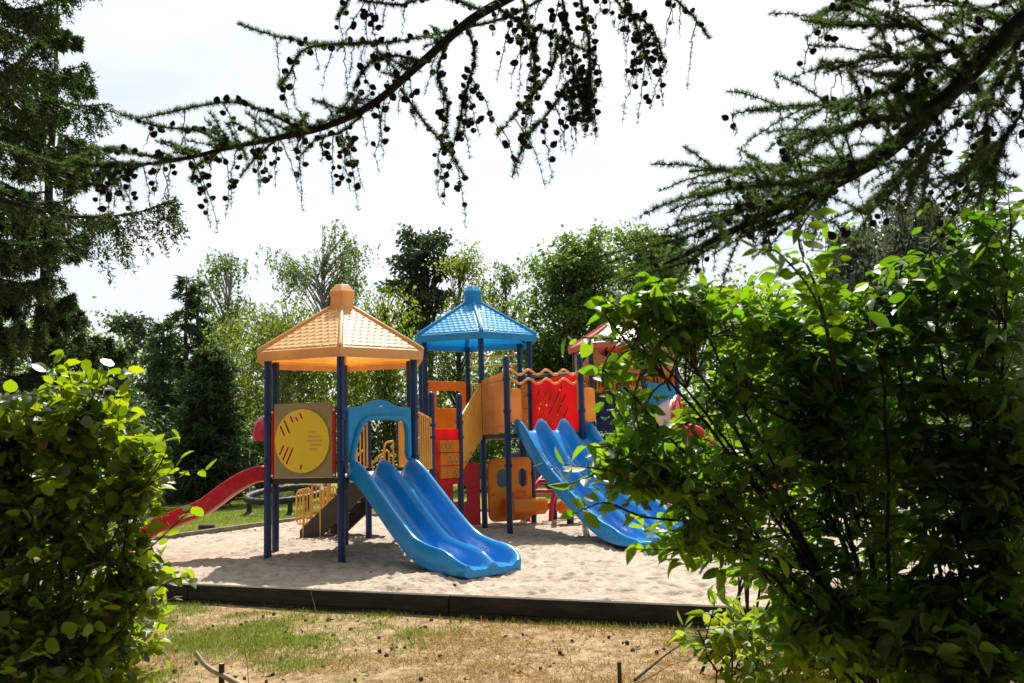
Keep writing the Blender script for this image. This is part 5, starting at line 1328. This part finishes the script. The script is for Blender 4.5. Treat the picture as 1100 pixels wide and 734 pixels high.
# second limb: heavy and dark from the right edge down to the left
Y2 = 3.3
l2 = limb([LT + (-0.05, -0.2, 3.6), np.array((2.3, 3.6, 3.3)), W(1110, 10, Y2), W(1050, 70, Y2), W(1000, 120, Y2), W(950, 165, Y2), W(900, 195, Y2), W(850, 218, Y2), W(790, 246, Y2), W(735, 274, Y2), W(712, 284, Y2)], 0.052, 0.004, 60)
for pts, dens, cone in [([(1000, 70), (950, 98), (890, 112), (805, 120)], .7, .2), ([(930, 172), (880, 175), (830, 180), (740, 184)], .5, .05), ([(940, 168), (870, 195), (800, 200), (750, 210)], .8, .2), ([(1040, 60), (980, 30), (920, 28), (862, 22)], .7, .2),
                        ([(1080, 20), (1010, 0), (940, -5), (880, 15)], .8, .2), ([(1060, 40), (1000, 60), (940, 62), (885, 78)], .7, .2), ([(980, 130), (940, 130), (900, 140), (850, 150)], .7, .3), ([(1040, 80), (1060, 120), (1050, 170), (1020, 200)], 1.6, .8),
                        ([(1000, 130), (980, 170), (960, 200), (930, 225)], 1.2, .6), ([(900, 195), (880, 215), (850, 235), (800, 250)], 1.0, .4), ([(1090, 60), (1100, 110), (1080, 150), (1060, 190)], 1.4, .6), ([(850, 216), (800, 225), (760, 245), (725, 262)], 1.0, .25), ([(1090, 0), (1030, 20), (990, 60), (960, 100)], 1.3, .6), ([(800, 240), (770, 262), (740, 280), (700, 292)], .9, .2), ([(1075, 30), (1010, 85), (970, 110), (920, 120)], 1.2, .5), ([(1100, 30), (1070, 90), (1010, 150), (990, 185)], 1.3, .4)]:
    yy = Y2 + rng.normal() * 0.2
    p = smooth_path([W(a, b_, yy + rng.normal() * 0.06) for a, b_ in pts], 22)
    spread_twig(p, dens, cone, (0.06, 0.16)); 
    for k in range(13):                       # side shoots lying flat like a fan
        i = rng.integers(2, 21); t_ = nrm(p[min(i + 1, 21)] - p[i - 1]); sd_ = np.cross(t_, (0, 0, 1)) * rng.choice((-1, 1))
        d_ = nrm(t_ * rng.uniform(0.5, 1.0) + sd_ * rng.uniform(0.3, 0.9) + np.array((0, 0, rng.uniform(-0.25, 0.3)))); q = p[i] + d_ * rng.uniform(0.10, 0.34)
        s = bez(p[i], (p[i] + q) / 2 + (0, 0, 0.02), q, 10); twigs.add(s, 0.003, 0.001); tufts(s, 0.008, 18, 0.026)
        if rng.random() < 0.25: hanging(q, rng.uniform(0.05, 0.12), 0.5)
for i in rng.integers(8, 47, 130):            # short leafy shoots along the heavy limb
    d_ = nrm(rng.normal(size=3) * np.array((1, 0.8, 0.7)) + np.array((-0.5, 0, 0.15))); q = l2[i] + d_ * rng.uniform(0.10, 0.30)
    s = bez(l2[i], (l2[i] + q) / 2 + (0, 0, 0.03), q, 9); twigs.add(s, 0.003, 0.001); tufts(s, 0.008, 17, 0.026)
    if rng.random() < 0.55: hanging(q, rng.uniform(0.06, 0.2), 0.6)
tufts(l2[18:], 0.006, 18, 0.027)
limbs.build('limb', M['darkbark'], lt); twigs.build('twig', M['twig'], lt)
NP = np.vstack(NP); ND = np.vstack(ND)
scatter('needle_foliage', T_NEEDLE, NP, ND, rng.normal(size=NP.shape), 0.025 * rng.uniform(0.7, 1.2, len(NP)), LM['larch'], lt, wscale=np.full(len(NP), 1.1))
n_ = 16000
Pc = np.stack([rng.uniform(-6.5, 7.0, n_), rng.uniform(-7.0, 4.7, n_), rng.uniform(5.0, 9.5, n_)], -1)
scatter('crown', T_FAR, Pc, rng.normal(size=Pc.shape), rng.normal(size=Pc.shape) * 0.6 + np.array((0, 0, 1.0)), 0.42 * rng.uniform(0.6, 1.3, n_), LM['larch'], lt)  # loose unseen leaves above the view, added to hold back sky light
n_ = 9000
Pw = np.stack([rng.uniform(-22, 22, n_), rng.uniform(-14, -8, n_), rng.uniform(0, 11, n_)], -1)
scatter('unseen_shade_wood', T_FAR, Pw, rng.normal(size=Pw.shape), rng.normal(size=Pw.shape) + np.array((0, 0, .6)), 0.75 * rng.uniform(0.6, 1.3, n_), LM['oak'], None, kind='stuff')  # unseen leaf mass behind the camera, added to darken the foreground
# cones: one scaly ovoid, copied
def cone_template(s=0.0165):
    vs = []; seg, rows = 10, 9
    for r in range(rows):
        t = r / (rows - 1); rad = math.sin(math.pi * (0.06 + 0.90 * t) ** 0.85) ** 0.75
        for k in range(seg):
            a = 2 * math.pi * (k + 0.5 * (r % 2)) / seg; bumpy = 1.10 if (r + k) % 2 else 0.86
            vs.append((s * 0.80 * rad * bumpy * math.cos(a), s * 0.80 * rad * bumpy * math.sin(a), s * (2.0 * t - 0.1)))
    fs = [(r * seg + k, r * seg + (k + 1) % seg, (r + 1) * seg + (k + 1) % seg, (r + 1) * seg + k) for r in range(rows - 1) for k in range(seg)]
    return np.array(vs), np.array(fs)
cv, cf = cone_template()
CP = np.array(CP); CD = np.array(CD)
order = np.argsort(np.linalg.norm(CP - _eye, axis=1) + np.where((((CP - _eye) @ _up) / ((CP - _eye) @ _fw)) > 0.37, 50, 0))
proto = None
rest_v = []; rest_f = []
for n_, i in enumerate(order):
    z_ = nrm(CD[i]); x_ = nrm(np.cross((0.2, 0.9, 0.1), z_)); y_ = np.cross(z_, x_); sc = rng.uniform(0.66, 1.06)
    if n_ < 100:
        if proto is None:
            me = bpy.data.meshes.new('cone'); me.from_pydata(cv.tolist(), [], cf.tolist()); me.update(); me.materials.append(M['cone'])
            o = bpy.data.objects.new('cone', me); COL.objects.link(o); proto = o
        else:
            o = proto.copy(); COL.objects.link(o)
        o.parent = lt
        o.matrix_local = Matrix.Translation(Vector(CP[i]) - Vector(LT)) @ Matrix(((x_[0], y_[0], z_[0]), (x_[1], y_[1], z_[1]), (x_[2], y_[2], z_[2]))).to_4x4() @ Matrix.Scale(sc, 4)
    else:
        rest_v.append(CP[i] + (cv[:, 0:1] * x_ + cv[:, 1:2] * y_ + cv[:, 2:3] * z_) * sc); rest_f.append(cf + len(cv) * (len(rest_v) - 1))
raw_mesh('cones', np.vstack(rest_v), np.vstack(rest_f), M['cone'], lt, kind='stuff')
print('cones', len(CP), 'needles', len(NP))

# ------------------------------------------------------------------ lawn: grass, litter, sticks
def lawn_pts(n, x0, x1, y0, y1):
    x = rng.uniform(x0, x1, n); y = rng.uniform(y0, y1, n); return x, y
def front_of_board(x, y):
    d = (x - nearL[0]) * nd[1] - (y - nearL[1]) * nd[0]      # >0 in front (towards the camera)
    return d
x, y = lawn_pts(330000, -5.0, 4.6, 6.2, 11.6)
d = front_of_board(x, y); den = fnoise(x, y, 1.6, 21)
gp = np.clip((fnoise(x, y, 0.9, 43) - 0.5 - 0.05 * (x + 1.0)) * 5, 0, 1) + np.clip(1 - d / 0.45, 0, 1) * 0.75 * (fnoise(x, y, 2.2, 26) > 0.45) + 2.2 * np.exp(-(((x + 2.25) / 0.65) ** 2 + ((y - 8.75) / 0.4) ** 2)) + 0.8 * np.exp(-(((x + 3.0) / 0.7) ** 2 + ((y - 9.9) / 0.5) ** 2))
keep = (d > 0.12) & (rng.random(len(x)) < np.clip((den - 0.36) * 3.2 + 0.8 * np.exp(-(((x + 2.25) / 0.65) ** 2 + ((y - 8.75) / 0.4) ** 2)), 0.05, 1))
isg = keep & (rng.random(len(x)) < np.clip(gp, 0, 0.95)); isd = keep & ~isg & (rng.random(len(x)) < 0.55)
T_BLADE = (np.array([(0, -0.5, 0), (0, 0.5, 0), (0.55, 0.34, 0.06), (0.55, -0.34, 0.06), (1, 0, 0.22)], float), None)
for nm, sel, lm_n, h0, h1 in (('green_grass', isg, 'grass', 0.02, 0.085), ('dry_grass', isd, 'drygrass', 0.02, 0.085)):
    k = int(sel.sum()); px_, py_ = x[sel], y[sel]
    Pp = np.stack([px_, py_, lawn_z(px_, py_) - 0.004], -1)
    Dd = rng.normal(size=(k, 3)) * np.array((0.55, 0.55, 0.25)) + np.array((0, 0, 0.9 if nm == 'green_grass' else 0.45))
    scatter(nm, (np.array([(0, -0.05, 0), (0, 0.05, 0), (1, 0, 0.1)], float), np.array([(0, 1, 2)])), Pp, Dd, rng.normal(size=(k, 3)), rng.uniform(h0, h1, k), LM[lm_n], None, kind='stuff', wscale=np.full(k, 1.0))
# far lawn blades, just beyond the sand
x, y = lawn_pts(60000, -11, -3.2, 16.5, 27)
inside = ((x - PIT_L[1][0]) * (PIT_L[2] - PIT_L[1])[1] - (y - PIT_L[1][1]) * (PIT_L[2] - PIT_L[1])[0] < -0.25)
x, y = x[inside], y[inside]
scatter('far_grass', (np.array([(0, -0.09, 0), (0, 0.09, 0), (1, 0, 0.1)], float), np.array([(0, 1, 2)])), np.stack([x, y, lawn_z(x, y)], -1), rng.normal(size=(len(x), 3)) * 0.4 + np.array((0, 0, .9)), rng.normal(size=(len(x), 3)), rng.uniform(0.03, 0.07, len(x)), LM['grass'], None, kind='stuff')

# dead leaves, needles and bark crumbs
LM['litter'] = leafmat('dead_leaf', (0.03, 0.018, 0.010), (0.30, 0.19, 0.10), (0.12, 0.07, 0.03), 0.2, 0.8, 0.15)
x, y = lawn_pts(3400, -5.0, 4.6, 6.4, 11.4); d = front_of_board(x, y); sel = (d > 0.1) & (fnoise(x, y, 1.2, 61) > 0.42); x, y = x[sel], y[sel]
scatter('leaf_litter', T_FAR, np.stack([x, y, lawn_z(x, y) + 0.006], -1), rng.normal(size=(len(x), 3)) * np.array((1, 1, 0.15)), rng.normal(size=(len(x), 3)) * 0.35 + np.array((0, 0, 1)), rng.gamma(2.2, 0.011, len(x)), LM['litter'], None, kind='stuff')
x, y = lawn_pts(900, -6.0, 9.0, 8.4, 21); sel = front_of_board(x, y) < -0.25; x, y = x[sel], y[sel]
scatter('bark_crumbs', T_FAR, np.stack([x, y, np.full(len(x), 0.012)], -1), rng.normal(size=(len(x), 3)) * np.array((1, 1, 0.4)), rng.normal(size=(len(x), 3)), rng.gamma(2.0, 0.012, len(x)), LM['litter'], None, kind='stuff')

# fallen larch cones on the lawn
proto = None
CG = 'fallen cones on the dry lawn'
k = 0
while k < 130:
    cx, cy = rng.uniform(-3.6, 3.4), rng.uniform(7.0, 10.4)
    if front_of_board(cx, cy) < 0.25 or rng.random() > 0.25 + 0.75 * (vnoise(np.array([cx * .8]), np.array([cy * .8]), 31)[0] > 0.45): continue
    if proto is None:
        me = bpy.data.meshes.new('fallen_cone'); me.from_pydata((cv * 1.15).tolist(), [], cf.tolist()); me.update(); me.materials.append(M['oldcone'])
        o = bpy.data.objects.new('fallen_cone', me); proto = o
    else: o = proto.copy()
    COL.objects.link(o)
    o.location = (cx, cy, float(lawn_z(np.array([cx]), np.array([cy]))[0]) + 0.012)
    o.rotation_euler = (rng.uniform(1.2, 1.9), 0, rng.uniform(0, 6.28)); s_ = rng.uniform(0.55, 1.2); o.scale = (s_, s_, s_)
    tag(o, 'small dark cone lying on the dry lawn in front of the timber kerb', 'cone', CG); k += 1

def on_lawn(px, py):
    q = G(px, py, -0.165); q[2] = float(lawn_z(np.array([q[0]]), np.array([q[1]]))[0]); return q
q = on_lawn(238, 735)
b = MB(); b.tube([q + (0, 0, -0.1), q + (0.0, 0, 0.165)], [0.022, 0.021], 10)
stk = b.build('wooden_stake', M['bark']); tag(stk, 'short upright cut stake on the lawn beside the curved branch', 'stake')
b = MB(); b.tube([q + (0, 0, 0.1655), q + (0, 0, 0.169)], 0.019, 10); b.build('cut_end', M['cutwood'], stk)
q0 = on_lawn(238, 734)
b = MB(); b.tube(smooth_path([W(210, 701, q0[1] + .08), W(222, 716, q0[1] + .03), W(240, 726, q0[1] - 0.04), W(262, 738, q0[1] - 0.1)], 16), np.linspace(0.016, 0.024, 16), 10)
tag(b.build('fallen_branch', M['cutwood']), 'curved pale bare branch lying across the short stake', 'branch')
q = on_lawn(666, 736)
b = MB(); b.tube([q + (0, 0, -0.05), q + (0.0, 0, 0.165)], [0.016, 0.015], 8); tag(b.build('wooden_stake', M['bark']), 'thin dark stake standing in the lawn near the low young shrub', 'stake')
b = MB(); b.tube(smooth_path([on_lawn(682, 732) + (0, 0, 0.02), on_lawn(700, 722) + (0, 0, .06), on_lawn(715, 712) + (0, 0, .08), on_lawn(735, 704) + (0, 0, 0.12)], 14), np.linspace(0.012, 0.005, 14), 6)
tag(b.build('dead_twig', M['darkbark']), 'dark dead twig lying beside the thin stake', 'twig')
SGP = 'tall dry grass stalks on the lawn'
for (px, py, h_, lab) in ((268, 734, 0.42, 'thin dry stalk rising to the right of the short stake'), (206, 700, 0.36, 'pale dry stalk beside the hazel bush'), (340, 655, 0.30, 'bent pale stalk against the dark timber kerb')):
    q = on_lawn(px, py + 10); b = MB(); dx_ = rng.normal() * 0.05
    b.tube([q + (0, 0, -0.02), q + (dx_ * .3, 0, h_ * .5), q + (dx_, 0, h_)], [0.004, 0.003, 0.0015], 5)
    tag(b.build('dry_stalk', M['cutwood']), lab, 'stalk', SGP)
